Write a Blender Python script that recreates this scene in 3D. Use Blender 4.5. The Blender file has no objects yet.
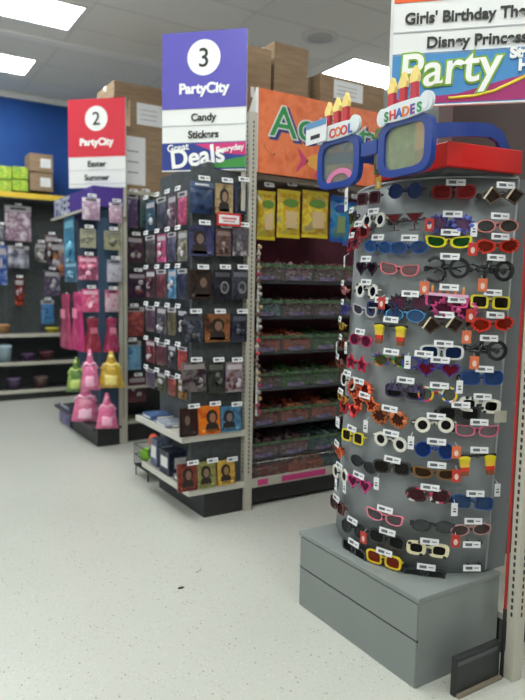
import bpy, math, random
from mathutils import Vector, Matrix
random.seed(7)
COL = bpy.context.scene.collection
R = math.radians
PI = math.pi
# ---------------------------------------------------------------- camera maths
F = 640.0; EYE = 1.45
def cam_axes(yaw, pitch, roll):
    fw = Vector((math.sin(yaw)*math.cos(pitch), math.cos(yaw)*math.cos(pitch), -math.sin(pitch)))
    r0 = Vector((math.cos(yaw), -math.sin(yaw), 0)); u0 = r0.cross(fw)
    c, s = math.cos(roll), math.sin(roll)
    return fw, r0*c+u0*s, u0*c-r0*s
FW, RT, UP = cam_axes(R(32), R(5.6), R(1.0))
EYEV = Vector((0, 0, EYE))
def proj(p):
    d = Vector(p)-EYEV; z = d.dot(FW)
    return 262.5+F*d.dot(RT)/z, 350-F*d.dot(UP)/z
def ray(x, y): return FW+RT*((x-262.5)/F)+UP*((350-y)/F)
def onx(x, y, X): r = ray(x, y); return EYEV+r*(X/r.x)
def ony(x, y, Y): r = ray(x, y); return EYEV+r*(Y/r.y)
def onz(x, y, Z): r = ray(x, y); return EYEV+r*((Z-EYE)/r.z)

# ---------------------------------------------------------------- materials
MC = {}
def mat(name, col, rough=.55, metal=0.0, spec=.5, emit=0, coat=0):
    key = (name, tuple(col), rough, metal, emit)
    if key in MC: return MC[key]
    m = bpy.data.materials.new(name); m.use_nodes = True
    b = m.node_tree.nodes['Principled BSDF']
    c = (*col, 1)
    b.inputs['Base Color'].default_value = c
    b.inputs['Roughness'].default_value = rough
    b.inputs['Metallic'].default_value = metal
    b.inputs['Specular IOR Level'].default_value = spec
    b.inputs['Coat Weight'].default_value = coat
    if emit:
        b.inputs['Emission Color'].default_value = c
        b.inputs['Emission Strength'].default_value = emit
    MC[key] = m
    return m
def art(name, cols, scale=20, rough=.35, seed=0, detail=2, kind='noise', bump=0, stretch=(1, 1, 1)):
    """printed / mottled procedural surface: blotches of the given colours"""
    key = ('art', name, tuple(cols), scale, seed, kind)
    if key in MC: return MC[key]
    m = bpy.data.materials.new(name); m.use_nodes = True
    nt = m.node_tree; N = nt.nodes; L = nt.links
    b = N['Principled BSDF']; b.inputs['Roughness'].default_value = rough
    tc = N.new('ShaderNodeTexCoord'); mp = N.new('ShaderNodeMapping')
    mp.inputs['Location'].default_value = (seed*1.37, seed*.71, seed*2.3)
    mp.inputs['Scale'].default_value = stretch
    L.new(tc.outputs['Object'], mp.inputs['Vector'])
    rp = N.new('ShaderNodeValToRGB')
    if kind == 'noise':
        t = N.new('ShaderNodeTexNoise'); t.inputs['Scale'].default_value = scale; t.inputs['Detail'].default_value = detail
        L.new(mp.outputs[0], t.inputs['Vector']); L.new(t.outputs['Fac'], rp.inputs[0]); lo, hi = .33, .67
    else:
        t = N.new('ShaderNodeTexVoronoi'); t.inputs['Scale'].default_value = scale
        L.new(mp.outputs[0], t.inputs['Vector'])
        s = N.new('ShaderNodeSeparateColor'); L.new(t.outputs['Color'], s.inputs[0]); L.new(s.outputs[0], rp.inputs[0]); lo, hi = 0, 1
    cr = rp.color_ramp; cr.interpolation = 'LINEAR' if kind == 'noise' else 'CONSTANT'
    n = len(cols)
    for i, c in enumerate(cols):
        pos = lo+(hi-lo)*(i/(n-1) if kind == 'noise' else i/n)
        if i < 2: e = cr.elements[i]; e.position = pos
        else: e = cr.elements.new(pos)
        e.color = (*c, 1)
    L.new(rp.outputs[0], b.inputs['Base Color'])
    if bump:
        bp = N.new('ShaderNodeBump'); bp.inputs['Strength'].default_value = bump; bp.inputs['Distance'].default_value = .01
        L.new(t.outputs[0], bp.inputs['Height']); L.new(bp.outputs[0], b.inputs['Normal'])
    MC[key] = m
    return m
def glass(name, col, fac=.25, rough=.08):
    key = ('glass', name, tuple(col), fac)
    if key in MC: return MC[key]
    m = bpy.data.materials.new(name); m.use_nodes = True
    nt = m.node_tree; N = nt.nodes; L = nt.links; N.clear()
    o = N.new('ShaderNodeOutputMaterial'); t = N.new('ShaderNodeBsdfTransparent'); t.inputs[0].default_value = (*col, 1)
    g = N.new('ShaderNodeBsdfPrincipled'); g.inputs['Base Color'].default_value = (*[c*.8 for c in col], 1); g.inputs['Roughness'].default_value = rough
    mx = N.new('ShaderNodeMixShader'); mx.inputs[0].default_value = fac
    L.new(t.outputs[0], mx.inputs[1]); L.new(g.outputs[0], mx.inputs[2]); L.new(mx.outputs[0], o.inputs[0])
    MC[key] = m
    return m
def srgb(r, g, b):
    f = lambda c: ((c/255+.055)/1.055)**2.4 if c > 10 else c/255/12.92
    return (f(r), f(g), f(b))
WHITE = mat('white_print', (.8, .8, .8)); BLACK = mat('black_plastic', (.02, .021, .022), .45)
INK = mat('black_ink', (.02, .02, .02)); CREAM = mat('cream_metal', (.50, .47, .40), .45)
GREY = mat('grey_metal', (.25, .265, .27), .38, .2); DGREY = mat('dark_grey_metal', (.085, .09, .10), .5, .2)
CHROME = mat('chrome_wire', (.6, .6, .6), .25, 1); PAPER = mat('white_paper', (.78, .78, .8), .6)
CARD = art('brown_cardboard', [(.26, .17, .10), (.33, .225, .14)], 6, .8, 1, stretch=(1, 1, 6))
CARDS = mat('cardboard_edge', (.40, .29, .19), .8); TAPE = mat('packing_tape', (.42, .34, .24), .2)

# ---------------------------------------------------------------- mesh builder
class MB:
    def __init__(s): s.v = []; s.f = []; s.m = []; s.sm = []
    def add(s, vs, fs, mi=0, smooth=False):
        o = len(s.v); s.v += [tuple(v) for v in vs]
        for f in fs: s.f.append([i+o for i in f]); s.m.append(mi); s.sm.append(smooth)
    def box(s, x0, x1, y0, y1, z0, z1, mi=0):
        v = [(x, y, z) for x in (x0, x1) for y in (y0, y1) for z in (z0, z1)]
        s.add(v, [(0, 1, 3, 2), (4, 6, 7, 5), (0, 4, 5, 1), (2, 3, 7, 6), (0, 2, 6, 4), (1, 5, 7, 3)], mi); return s
    def prism(s, pts, y0, y1, mi=0):      # outline in x,z extruded along y
        n = len(pts)
        v = [(x, y0, z) for x, z in pts]+[(x, y1, z) for x, z in pts]
        s.add(v, [list(range(n)), list(range(2*n-1, n-1, -1))]+[(i, i+n, (i+1) % n+n, (i+1) % n) for i in range(n)], mi); return s
    def ring(s, outer, inner, y0, y1, mi=0):
        n = len(outer)
        v = [(x, y0, z) for x, z in outer]+[(x, y0, z) for x, z in inner]+[(x, y1, z) for x, z in outer]+[(x, y1, z) for x, z in inner]
        f = []
        for i in range(n):
            j = (i+1) % n
            f += [(i, i+n, j+n, j), (i+2*n, j+2*n, j+3*n, i+3*n), (i, j, j+2*n, i+2*n), (i+n, i+3*n, j+3*n, j+n)]
        s.add(v, f, mi); return s
    def tube(s, pts, r, mi=0, n=7):
        pts = [Vector(p) for p in pts]; rs = r if isinstance(r, (list, tuple)) else [r]*len(pts)
        v = []; f = []
        for i, p in enumerate(pts):
            d = (pts[min(i+1, len(pts)-1)]-pts[max(i-1, 0)]).normalized()
            a = d.cross(Vector((0, 0, 1)) if abs(d.z) < .9 else Vector((1, 0, 0))).normalized(); b = d.cross(a)
            for k in range(n): t = 2*PI*k/n; v.append(p+(a*math.cos(t)+b*math.sin(t))*rs[i])
        for i in range(len(pts)-1):
            for k in range(n): f.append((i*n+k, i*n+(k+1) % n, (i+1)*n+(k+1) % n, (i+1)*n+k))
        f += [list(range(n-1, -1, -1)), [(len(pts)-1)*n+k for k in range(n)]]
        s.add(v, f, mi, True); return s
    def ball(s, c, rx, ry, rz, mi=0, nu=8, nv=5):
        v = [(c[0], c[1], c[2]+rz)]
        for i in range(1, nv):
            a = PI*i/nv
            for k in range(nu):
                t = 2*PI*k/nu; v.append((c[0]+rx*math.sin(a)*math.cos(t), c[1]+ry*math.sin(a)*math.sin(t), c[2]+rz*math.cos(a)))
        v.append((c[0], c[1], c[2]-rz)); f = [(0, 1+k, 1+(k+1) % nu) for k in range(nu)]
        for i in range(nv-2):
            for k in range(nu): a = 1+i*nu; f.append((a+k, a+nu+k, a+nu+(k+1) % nu, a+(k+1) % nu))
        a = 1+(nv-2)*nu; f += [(a+k, len(v)-1, a+(k+1) % nu) for k in range(nu)]
        s.add(v, f, mi, True); return s
    def pillow(s, w, h, d, mi=0, nx=6, nz=7, seed=0, x=0, z=0, y=0, taper=0):
        rr = random.Random(seed)
        for sgn in (-1, 1):
            v = []; f = []
            for j in range(nz+1):
                for i in range(nx+1):
                    u = i/nx*2-1; q = j/nz*2-1
                    t = d*.5*(max(0, 1-u**4)*max(0, 1-q**4))**.6
                    if 0 < i < nx and 0 < j < nz: t *= .8+.4*rr.random()
                    ww = w*(1-taper*(j/nz))
                    v.append((x+u*ww/2*(1-.03*rr.random()*(abs(u) == 1)), y+sgn*t, z+q*h/2))
            for j in range(nz):
                for i in range(nx):
                    a = j*(nx+1)+i; q = (a, a+1, a+nx+2, a+nx+1)
                    f.append(q if sgn < 0 else q[::-1])
            s.add(v, f, mi, True)
        return s
    def build(s, name, mats, parent=None, loc=None, bevel=0, loc_m=None):
        me = bpy.data.meshes.new(name); me.from_pydata(s.v, [], s.f)
        if not isinstance(mats, (list, tuple)): mats = [mats]
        for m in mats: me.materials.append(m)
        for p, mi, sm in zip(me.polygons, s.m, s.sm): p.material_index = mi; p.use_smooth = sm
        me.update()
        o = bpy.data.objects.new(name, me); COL.objects.link(o)
        if parent: o.parent = parent
        if loc: o.location = loc
        if bevel:
            b = o.modifiers.new('bevel', 'BEVEL'); b.width = bevel; b.segments = 2; b.limit_method = 'ANGLE'
        return o
USED = {}
def tag(o, label, cat, group=None, kind=None):
    if label:
        USED.setdefault(label, 0); USED[label] += 1
        if USED[label] > 1 and not group: print('DUP', label)
        o['label'] = label
    if cat: o['category'] = cat
    if group: o['group'] = group
    if kind: o['kind'] = kind
    return o
def thing(name, label, cat, loc=(0, 0, 0), rz=0, group=None):
    o = bpy.data.objects.new(name, None); COL.objects.link(o); o.empty_display_size = .05
    o.location = loc; o.rotation_euler = (0, 0, rz)
    return tag(o, label, cat, group)
def struct(o): o['kind'] = 'structure'; return o
def text(s, name, size, m, parent, x, y, z, align='CENTER', depth=.0015, offset=0, rot=0, shear=0, xs=1):
    cu = bpy.data.curves.new(name, 'FONT'); cu.body = s; cu.size = size; cu.align_x = align; cu.extrude = depth; cu.offset = offset; cu.shear = shear
    t = bpy.data.objects.new('tmp', cu); COL.objects.link(t)
    dg = bpy.context.evaluated_depsgraph_get(); me = bpy.data.meshes.new_from_object(t.evaluated_get(dg))
    bpy.data.objects.remove(t)
    me.transform(Matrix.Rotation(rot, 4, 'Y') @ Matrix.Rotation(PI/2, 4, 'X') @ Matrix.Diagonal((xs, 1, 1, 1)))
    me.materials.clear(); me.materials.append(m)
    for p in me.polygons: p.material_index = 0
    o = bpy.data.objects.new(name, me); COL.objects.link(o); o.parent = parent; o.location = (x, y, z)
    return o
def flat(pts, y, mi=0, mb=None, th=.002):
    mb = mb or MB(); return mb.prism(pts, y-th, y, mi)
def ell(cx, cz, a, b, n=20, p=2.0, rot=0):
    out = []
    for k in range(n):
        t = -2*PI*k/n; c, s_ = math.cos(t), math.sin(t)
        x = a*math.copysign(abs(c)**(2/p), c); z = b*math.copysign(abs(s_)**(2/p), s_)
        out.append((cx+x*math.cos(rot)-z*math.sin(rot), cz+x*math.sin(rot)+z*math.cos(rot)))
    return out

# ================================================================= THE ROOM
CEIL = 3.82; WY = 8.72
def floor_mat():
    m = bpy.data.materials.new('speckled_vinyl_floor'); m.use_nodes = True
    nt = m.node_tree; N = nt.nodes; L = nt.links; b = N['Principled BSDF']
    tc = N.new('ShaderNodeTexCoord')
    def voro(scale, lo, cols, st):
        mp = N.new('ShaderNodeMapping'); mp.inputs['Scale'].default_value = st; L.new(tc.outputs['Object'], mp.inputs[0])
        v = N.new('ShaderNodeTexVoronoi'); v.inputs['Scale'].default_value = scale; L.new(mp.outputs[0], v.inputs['Vector'])
        s = N.new('ShaderNodeSeparateColor'); L.new(v.outputs['Color'], s.inputs[0])
        g = N.new('ShaderNodeMath'); g.operation = 'LESS_THAN'; g.inputs[1].default_value = lo; L.new(s.outputs[0], g.inputs[0])
        d = N.new('ShaderNodeMath'); d.operation = 'LESS_THAN'; d.inputs[1].default_value = .33; L.new(v.outputs['Distance'], d.inputs[0])
        q = N.new('ShaderNodeMath'); q.operation = 'MULTIPLY'; L.new(g.outputs[0], q.inputs[0]); L.new(d.outputs[0], q.inputs[1])
        return q
    n = N.new('ShaderNodeTexNoise'); n.inputs['Scale'].default_value = 1.5; L.new(tc.outputs['Object'], n.inputs['Vector'])
    r = N.new('ShaderNodeValToRGB'); r.color_ramp.elements[0].color = (.50, .50, .455, 1); r.color_ramp.elements[1].color = (.565, .565, .52, 1)
    L.new(n.outputs[0], r.inputs[0]); cur = r.outputs[0]
    for q, c in ((voro(75, .16, 0, (1, 1.8, 1)), (.42, .39, .32, 1)), (voro(95, .12, 0, (2, 1, 1)), (.68, .67, .63, 1)), (voro(60, .05, 0, (1.6, .8, 1)), (.34, .30, .24, 1))):
        mx = N.new('ShaderNodeMix'); mx.data_type = 'RGBA'; L.new(q.outputs[0], mx.inputs[0]); L.new(cur, mx.inputs[6]); mx.inputs[7].default_value = c; cur = mx.outputs[2]
    L.new(cur, b.inputs['Base Color']); b.inputs['Roughness'].default_value = .32
    return m
struct(MB().box(-4.5, 9.5, -4.5, WY+.1, -.1, 0).build('floor', floor_mat()))
def ceil_mat():
    m = bpy.data.materials.new('acoustic_tile_ceiling'); m.use_nodes = True
    nt = m.node_tree; N = nt.nodes; L = nt.links; b = N['Principled BSDF']; b.inputs['Roughness'].default_value = .9
    tc = N.new('ShaderNodeTexCoord'); n = N.new('ShaderNodeTexNoise'); n.inputs['Scale'].default_value = 60; n.inputs['Detail'].default_value = 4
    L.new(tc.outputs['Object'], n.inputs['Vector'])
    r = N.new('ShaderNodeValToRGB'); r.color_ramp.elements[0].color = (.82, .82, .80, 1); r.color_ramp.elements[1].color = (.92, .92, .91, 1)
    L.new(n.outputs[0], r.inputs[0]); L.new(r.outputs[0], b.inputs['Base Color']); return m
CM = ceil_mat()
struct(MB().box(-4.5, 9.5, -4.5, WY+.1, CEIL, CEIL+.1).build('ceiling', CM))
g = MB()      # ceiling grid of T-bars
gm = mat('ceiling_grid_bar', (.78, .78, .78), .6)
for i in range(-4, 9): g.box(i*1.22+.55-.008, i*1.22+.55+.008, -4.5, WY, CEIL-.004, CEIL)
for j in range(-7, 15): g.box(-4.5, 9.5, j*.61+.095-.008, j*.61+.095+.008, CEIL-.004, CEIL)
struct(g.build('trim_1', gm))
BLUE = art('blue_painted_wall', [srgb(22, 72, 148), srgb(28, 84, 165)], 2, .7)
PALE = mat('pale_wall_paint', (.55, .54, .52), .8)
struct(MB().box(-4.5, 9.5, WY, WY+.1, 0, CEIL).build('wall_back', BLUE))
struct(MB().box(-4.6, -4.5, -4.5, WY+.1, 0, CEIL).build('wall_left', PALE))
struct(MB().box(9.5, 9.6, -4.5, WY+.1, 0, CEIL).build('wall_right', PALE))
struct(MB().box(-4.5, 9.5, -4.6, -4.5, 0, CEIL).build('wall_front', PALE))
band = mat('ceiling_joint_paint', (.95, .95, .95), .5)
struct(MB().box(-4.5, 9.5, 6.60, 6.72, CEIL-.03, CEIL-.004).build('trim_2', band))
struct(MB().box(-4.5, 9.5, WY-.06, WY, CEIL-.07, CEIL-.004).build('trim_3', band))

LAMP = mat('lit_diffuser', (.94, 1.0, .97), emit=13)
def lamp_label(i): return ['lit fluorescent ceiling panel nearest, cut by the top edge', 'lit fluorescent ceiling panel near the blue wall, smaller of the left two',
                           'lit fluorescent ceiling panel above the cartons behind the orange header'][i] if i < 3 else None
lamps = [(1.13, 6.0), (1.07, 7.60), (4.98, 5.62), (1.1, 4.1), (1.1, 2.5), (1.1, .9), (1.1, -.7), (-2.6, 7.6), (-2.6, 6.0), (-2.6, 4.1), (-2.6, 2.5), (-2.6, .9), (-2.6, -.7), (4.98, 2.4), (4.98, .4), (4.98, -1.6), (1.1, -3), (7.6, 5.6)]  # panels out of view are unseen extras added to light the scene
for i, (x, y) in enumerate(lamps):
    t = thing('ceiling_light', lamp_label(i) or 'unseen fluorescent ceiling panel added to light the shop', 'ceiling light', (x, y, CEIL), 0, 'fluorescent ceiling panels')
    MB().ring([(-.61, -.305), (.61, -.305), (.61, .305), (-.61, .305)], [(-.585, -.28), (.585, -.28), (.585, .28), (-.585, .28)], 0, .012).build('frame', WHITE, t).rotation_euler = (R(-90), 0, 0)
    MB().box(-.585, .585, -.28, .28, -.008, -.004).build('diffuser', LAMP, t)
p = onz(320, 36, CEIL)
t = thing('ceiling_speaker', 'round flush white ceiling speaker grille above the tall cartons', 'speaker', (p.x, p.y, CEIL))
MB().tube([(0, 0, 0), (0, 0, -.015)], .17, n=28).build('rim', mat('speaker_rim', (.85, .85, .84), .5), t)
MB().tube([(0, 0, -.015), (0, 0, -.022)], .12, n=28).build('grille', mat('speaker_grille', (.62, .62, .61), .6), t)

# ================================================================= shared small goods
TAGM = [PAPER, mat('tag_print', (.12, .12, .14)), WHITE]
TAGMESH = {}
def price_tag_mesh(w, h):
    k = (round(w, 3), round(h, 3))
    if k not in TAGMESH:
        b = MB(); b.box(-w/2, w/2, -.0015, 0, -h/2, h/2)
        b.box(-w*.36, w*.02, -.0022, -.0015, -h*.22, h*.22, 1); b.box(w*.12, w*.38, -.0022, -.0015, -h*.05, h*.1, 1)
        me = bpy.data.meshes.new('price_tag'); me.from_pydata(b.v, [], b.f)
        for m in TAGM: me.materials.append(m)
        for p_, mi in zip(me.polygons, b.m): p_.material_index = mi
        TAGMESH[k] = me
    return TAGMESH[k]
def hook(pos, rz, what, length=.12, tw=.075, th=.028, group='peg hooks with price tags'):
    """peg hook whose front end carries a price tag; pos = front end"""
    t = thing('peg_hook', 'tagged peg hook above the '+what, 'peg hook', pos, rz, group)
    MB().tube([(0, length, -.004), (0, .004, -.004), (0, 0, .004)], .0022, n=5).build('wire', CHROME, t)
    o = bpy.data.objects.new('price_tag', price_tag_mesh(tw, th)); COL.objects.link(o); o.parent = t; o.location = (0, -.003, .006); o.rotation_euler = (R(-12), 0, 0)
    return t
def person_print(mb, w, h, mi_skin, mi_hair, y, cx=0, cz=0):
    """simple printed portrait: shoulders, hair, head"""
    flat([(cx-w*.34, cz-h*.4), (cx-w*.26, cz-h*.12), (cx, cz-h*.04), (cx+w*.26, cz-h*.12), (cx+w*.34, cz-h*.4)][::-1], y, mi_hair, mb, .001)
    flat(ell(cx, cz+h*.12, w*.27, h*.25, 14), y-.0008, mi_hair, mb, .001)
    flat(ell(cx+w*.03, cz+h*.09, w*.15, h*.17, 14), y-.0016, mi_skin, mb, .001)
PINK = srgb(225, 120, 160); HPINK = srgb(220, 60, 120)
def package(kind, pos, rz, w, h, cols, name, label, cat, group, seed=0, accent=None, d=None, withhook=True, htext=None):
    """one hanging or standing package; pos = centre of its front"""
    t = thing(name, label, cat, pos, rz, group)
    m = art('printed_'+name, cols, 1.2/max(w, .05)*2.2, .3, seed, 3)
    ac = accent if accent else (.8, .8, .8)
    am = mat('accent_print', ac, .4)
    if kind == 'pouch':
        d = d or .03
        MB().pillow(w, h*.86, d, 0, seed=seed, z=-h*.07).build('pouch', m, t, bevel=0)
        MB().box(-w/2, w/2, -.004, 0, h*.34, h*.5).build('header_card', am, t)
        MB().box(-w*.3, w*.3, -.0055, -.004, h*.39, h*.45).build('header_print', INK if sum(ac) > 1 else WHITE, t)
    elif kind == 'cover':     # a book, calendar or poster packet with a portrait
        d = d or .016
        MB().box(-w/2, w/2, 0, d, -h/2, h/2).build('cover', m, t)
        b = MB(); person_print(b, w, h, 0, 1, -.0005, random.Random(seed).uniform(-.12, .12)*w, -.02*h)
        b.build('portrait', [mat('skin_print', tuple(.45*q_+.25*c_ for q_, c_ in zip(srgb(170, 135, 115), cols[1]))), mat('hair_print', srgb(40, 28, 24))], t)
        MB().box(-w*.38, w*.38, -.0015, 0, -h*.42, -h*.33).build('title_bar', am, t)
    elif kind == 'card':      # blister card with a toy on it
        MB().box(-w/2, w/2, 0, .003, -h/2, h/2).build('backing_card', m, t)
        MB().box(-w*.42, w*.42, -.001, 0, h*.26, h*.42).build('title_bar', am, t)
        b = MB(); rr = random.Random(seed)
        for k in range(4): b.ball((rr.uniform(-.22, .22)*w, -.01, rr.uniform(-.3, .12)*h), w*.15, .012, h*.11, k % 2)
        b.build('toy', [am, mat('toy_body', cols[0], .35)], t)
    elif kind == 'dress':
        b = MB(); n = 9
        v = []; f = []
        rows = [(.5, .28), (.42, .34), (.34, .30), (.2, .24), (0, .34), (-.25, .44), (-.5, .5)]
        for z, hw in rows:
            for i in range(n): u = i/(n-1)*2-1; v.append((u*hw*w, -.02*math.cos(u*PI/2)-.008*math.sin(u*11+z*2), z*h))
        for j in range(len(rows)-1):
            for i in range(n-1): a = j*n+i; f.append((a, a+n, a+n+1, a+1))
        b.add(v, f, 0, True)
        v2 = [(x, .02-y*.3, z) for x, y, z in v]; b.add(v2, [q[::-1] for q in f], 0, True)
        b.build('skirt_and_bodice', m, t)
        MB().box(-w*.2, w*.2, -.03, -.026, .05*h, .22*h).build('picture_insert', am, t)
        MB().tube([(-w*.25, 0, h*.49), (0, 0, h*.55), (w*.25, 0, h*.49)], .004).build('hanger', CHROME, t)
    elif kind == 'bag':       # soft child's bag with pointed hood and a pocket
        MB().pillow(w*1.1, h*.66, .10, seed=seed, z=-h*.17, taper=.38).build('body', m, t)
        MB().pillow(w*.62, h*.5, .07, seed=seed+1, z=h*.22, taper=.75).build('hood', m, t)
        MB().pillow(w*.5, h*.26, .03, seed=seed+2, z=-h*.27, y=-.045).build('pocket', am, t)
        MB().tube([(-w*.4, .0, h*.02), (-w*.2, -.03, h*.16), (0, -.035, h*.1), (w*.2, -.03, h*.16), (w*.4, 0, h*.02)], .012).build('strap', am, t)
        MB().ball((0, -.035, h*.34), w*.1, .02, w*.1, 0).build('badge', am, t)
    if withhook:
        fw_ = Vector((math.sin(rz), -math.cos(rz), 0))
        hp = Vector(pos)+fw_*.03+Vector((0, 0, h/2+(.012 if kind != 'dress' else .04)))
        hook(hp, rz, label.split(',')[0] if len(label.split()) < 12 else ' '.join(label.split()[:11]))
    return t
def rect_y(Y, x0, y0, x1, y1):
    a, b = ony(x0, (y0+y1)/2, Y), ony(x1, (y0+y1)/2, Y); c, d = ony((x0+x1)/2, y0, Y), ony((x0+x1)/2, y1, Y)
    return Vector(((a.x+b.x)/2, Y, (c.z+d.z)/2)), b.x-a.x, c.z-d.z
def rect_x(X, x0, y0, x1, y1):
    a, b = onx(x0, (y0+y1)/2, X), onx(x1, (y0+y1)/2, X); c, d = onx((x0+x1)/2, y0, X), onx((x0+x1)/2, y1, X)
    return Vector((X, (a.y+b.y)/2, (c.z+d.z)/2)), a.y-b.y, c.z-d.z
NX = R(-90)
def carton(loc, sx, sy, sz, label, rz=0, paper=False, side=False, name='carton', mats=None, group='cartons stored on top of the shelving'):
    t = thing(name, label, 'box', loc, rz, group)
    MB().box(-sx/2, sx/2, -sy/2, sy/2, 0, sz).build('body', mats or CARD, t, bevel=.004)
    MB().box(-sx/2-.001, sx/2+.001, -.03, .03, sz, sz+.002).box(-sx/2-.002, -sx/2, -.03, .03, sz*.7, sz).build('tape', TAPE, t)
    MB().box(-.003, .003, -sy/2, sy/2, sz, sz+.003).box(-sx/2-.0015, -sx/2, -sy/2, sy/2, sz*.48, sz*.49).build('flap_seam', mat('seam_shadow', (.14, .09, .05), .9), t)
    if paper:
        a, b_, c, d_ = paper
        MB().box(-sx/2+a*sx, -sx/2+b_*sx, -sy/2-.002, -sy/2, c*sz, d_*sz).build('label_or_glare', PAPER, t)
        q = MB()
        for k in range(3): q.box(-sx/2+(a+.05)*sx, -sx/2+(b_-.1)*sx, -sy/2-.003, -sy/2-.002, (c+(d_-c)*(.24+.22*k))*sz, (c+(d_-c)*(.265+.22*k))*sz)
        q.build('label_print', mat('faded_print', (.25, .25, .27)), t)
    return t

# ================================================================= BACK WALL SHELVING
WF = 8.26           # front line of its shelves
PEGB = art('dark_pegboard', [(.05, .058, .062), (.075, .085, .088)], 30, .6)
t = thing('wall_shelving', 'tall dark wall shelving with yellow top rail against the blue wall', 'shelving', (1.0, WY, 0))
MB().box(-1.6, 3.6, -.06, -.02, .0, 2.48).build('pegboard', PEGB, t)
MB().box(-1.6, 3.6, -.46, -.02, 2.46, 2.5).build('top_shelf', DGREY, t)
MB().box(-1.6, 3.6, -.475, -.46, 2.475, 2.54).build('yellow_rail', mat('yellow_rail_paint', srgb(225, 190, 60), .5), t)
MB().box(-1.6, 3.6, -.44, -.06, .0, .1).build('kick_plate', BLACK, t)
for z in (.82, .47, .12):
    o = MB().box(-1.6, 3.6, -.46, -.06, z-.02, z).box(-1.6, 3.6, -.475, -.46, z-.035, z+.01, 1).build('shelf', [DGREY, CREAM], t)
for x in (-.35, .55, 1.45, 2.35): MB().box(x-.02, x+.02, -.075, -.06, 0, 2.48).build('upright', DGREY, t)
GB = art('lime_yellow_box_print', [srgb(190, 205, 40), srgb(120, 170, 60), srgb(215, 215, 70)], 10, .5)
for i, (x0, x1, y0, y1) in enumerate([(-8, 11.5, 166, 179), (12.5, 28, 167, 179), (-8, 11.5, 180, 191), (12.5, 28, 180, 191)]):
    p, w, h = rect_y(WF, x0, y0, x1, y1)
    carton((p.x, p.y+.15, p.z-h/2+(.0 if i > 1 else .003)), w, .3, h, ['lime green box, upper left of four on the yellow-railed shelf', 'lime green box, upper right of four beside brown cartons', 'lime green box, lower left of four on the yellow-railed shelf', 'lime green box, lower right of four beside brown cartons'][i], mats=GB, name='gift_box', group='lime green boxes above the yellow rail')
for i, (y0, y1) in enumerate([(154, 172), (173, 191)]):
    p, w, h = rect_y(WF, 30, y0, 53, y1)
    carton((p.x, p.y+.15, p.z-h/2), w, .3, h, ['brown carton on the yellow-railed shelf, upper of two', 'brown carton on the yellow-railed shelf, lower of two'][i], paper=(.45, .9, .25, .75), group='brown cartons above the yellow rail')
wall_items = [
 ('pouch', 5, 206, 31, 241, [srgb(190, 165, 180), srgb(120, 90, 110), srgb(215, 200, 210)], 'pale lilac pouch hanging high on the dark wall shelving'),
 ('pouch', 8, 246, 29, 268, [srgb(60, 60, 75), srgb(130, 130, 145), srgb(190, 185, 195)], 'grey and white pouch below the pale lilac pouch'),
 ('card', -6, 245, 7, 285, [srgb(30, 60, 130), srgb(60, 90, 160), srgb(160, 165, 180)], 'blue blister card at the left edge of the photo'),
 ('card', 15, 278, 24, 306, [srgb(150, 40, 30), srgb(60, 20, 20), srgb(170, 70, 50)], 'narrow red blister card on the dark wall shelving'),
 ('card', 35, 243, 47, 262, [srgb(190, 185, 180), srgb(110, 105, 105), srgb(60, 60, 60)], 'small white blister card near the purple header box'),
 ('card', 45, 235, 58, 262, [srgb(120, 95, 90), srgb(90, 75, 100), srgb(160, 110, 70)], 'brown mottled blister card beside the blue princess card'),
 ('card', 50, 242, 66, 276, [srgb(180, 110, 60), srgb(90, 90, 120), srgb(190, 150, 120)], 'orange mottled blister card beside the blue princess card'),
 ('card', 44, 270, 60, 296, [srgb(120, 110, 130), srgb(70, 60, 80), srgb(150, 140, 160)], 'grey violet blister card low on the wall shelving'),
 ('pouch', 41, 300, 54, 324, [srgb(60, 110, 160), srgb(80, 130, 180), srgb(40, 70, 110)], 'blue pouch low on the wall shelving'),
 ('card', -3, 225, 4, 240, [srgb(150, 150, 160), srgb(80, 80, 90), srgb(150, 150, 160)], 'small grey card above the blue card at left edge')]
for i, (k, x0, y0, x1, y1, c, lb) in enumerate(wall_items):
    p, w, h = rect_y(WF+.12, x0, y0, x1, y1)
    package(k, p, 0, w, h, c, 'wall_packet', lb, 'packaged toy', 'packets on the back wall', seed=i+3, accent=srgb(170, 165, 170))
rr = random.Random(4)
shelf_goods = [(.82, -.05, .13, 'brown'), (.82, .25, .08, 'grey'), (.82, .5, .12, 'tan'), (.82, 1.1, .07, 'mustard'), (.47, .52, .22, 'pale blue'), (.47, .8, .1, 'dark violet'), (.47, 1.03, .12, 'dark red'), (.12, .62, .15, 'dull violet'), (.12, .95, .15, 'dull brown')]
gc = {'brown': srgb(90, 60, 50), 'grey': srgb(90, 90, 95), 'tan': srgb(150, 110, 70), 'mustard': srgb(170, 160, 50), 'pale blue': srgb(150, 170, 180), 'dark violet': srgb(70, 50, 80), 'dark red': srgb(80, 35, 45), 'dull violet': srgb(80, 65, 90), 'dull brown': srgb(90, 70, 65)}
for z, x, h, cn in shelf_goods:
    zi = {.82: 'upper', .47: 'middle', .12: 'lowest'}[z]
    t = thing('tub', f'{cn} tub on the {zi} shelf against the back wall', 'tub', (x+.95, WF+.12, z), 0, 'tubs on the wall shelves')
    MB().tube([(0, 0, 0), (0, 0, h*.8), (0, 0, h*.85)], [.07, .085, .085], n=14).build('body', mat('tub_plastic', gc[cn], .4), t)
    MB().tube([(0, 0, h*.85), (0, 0, h*.93), (0, 0, h)], [.09, .09, .06], n=14).build('lid', mat('tub_lid', tuple(min(1, c*1.8+.02) for c in gc[cn]), .4), t)

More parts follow.
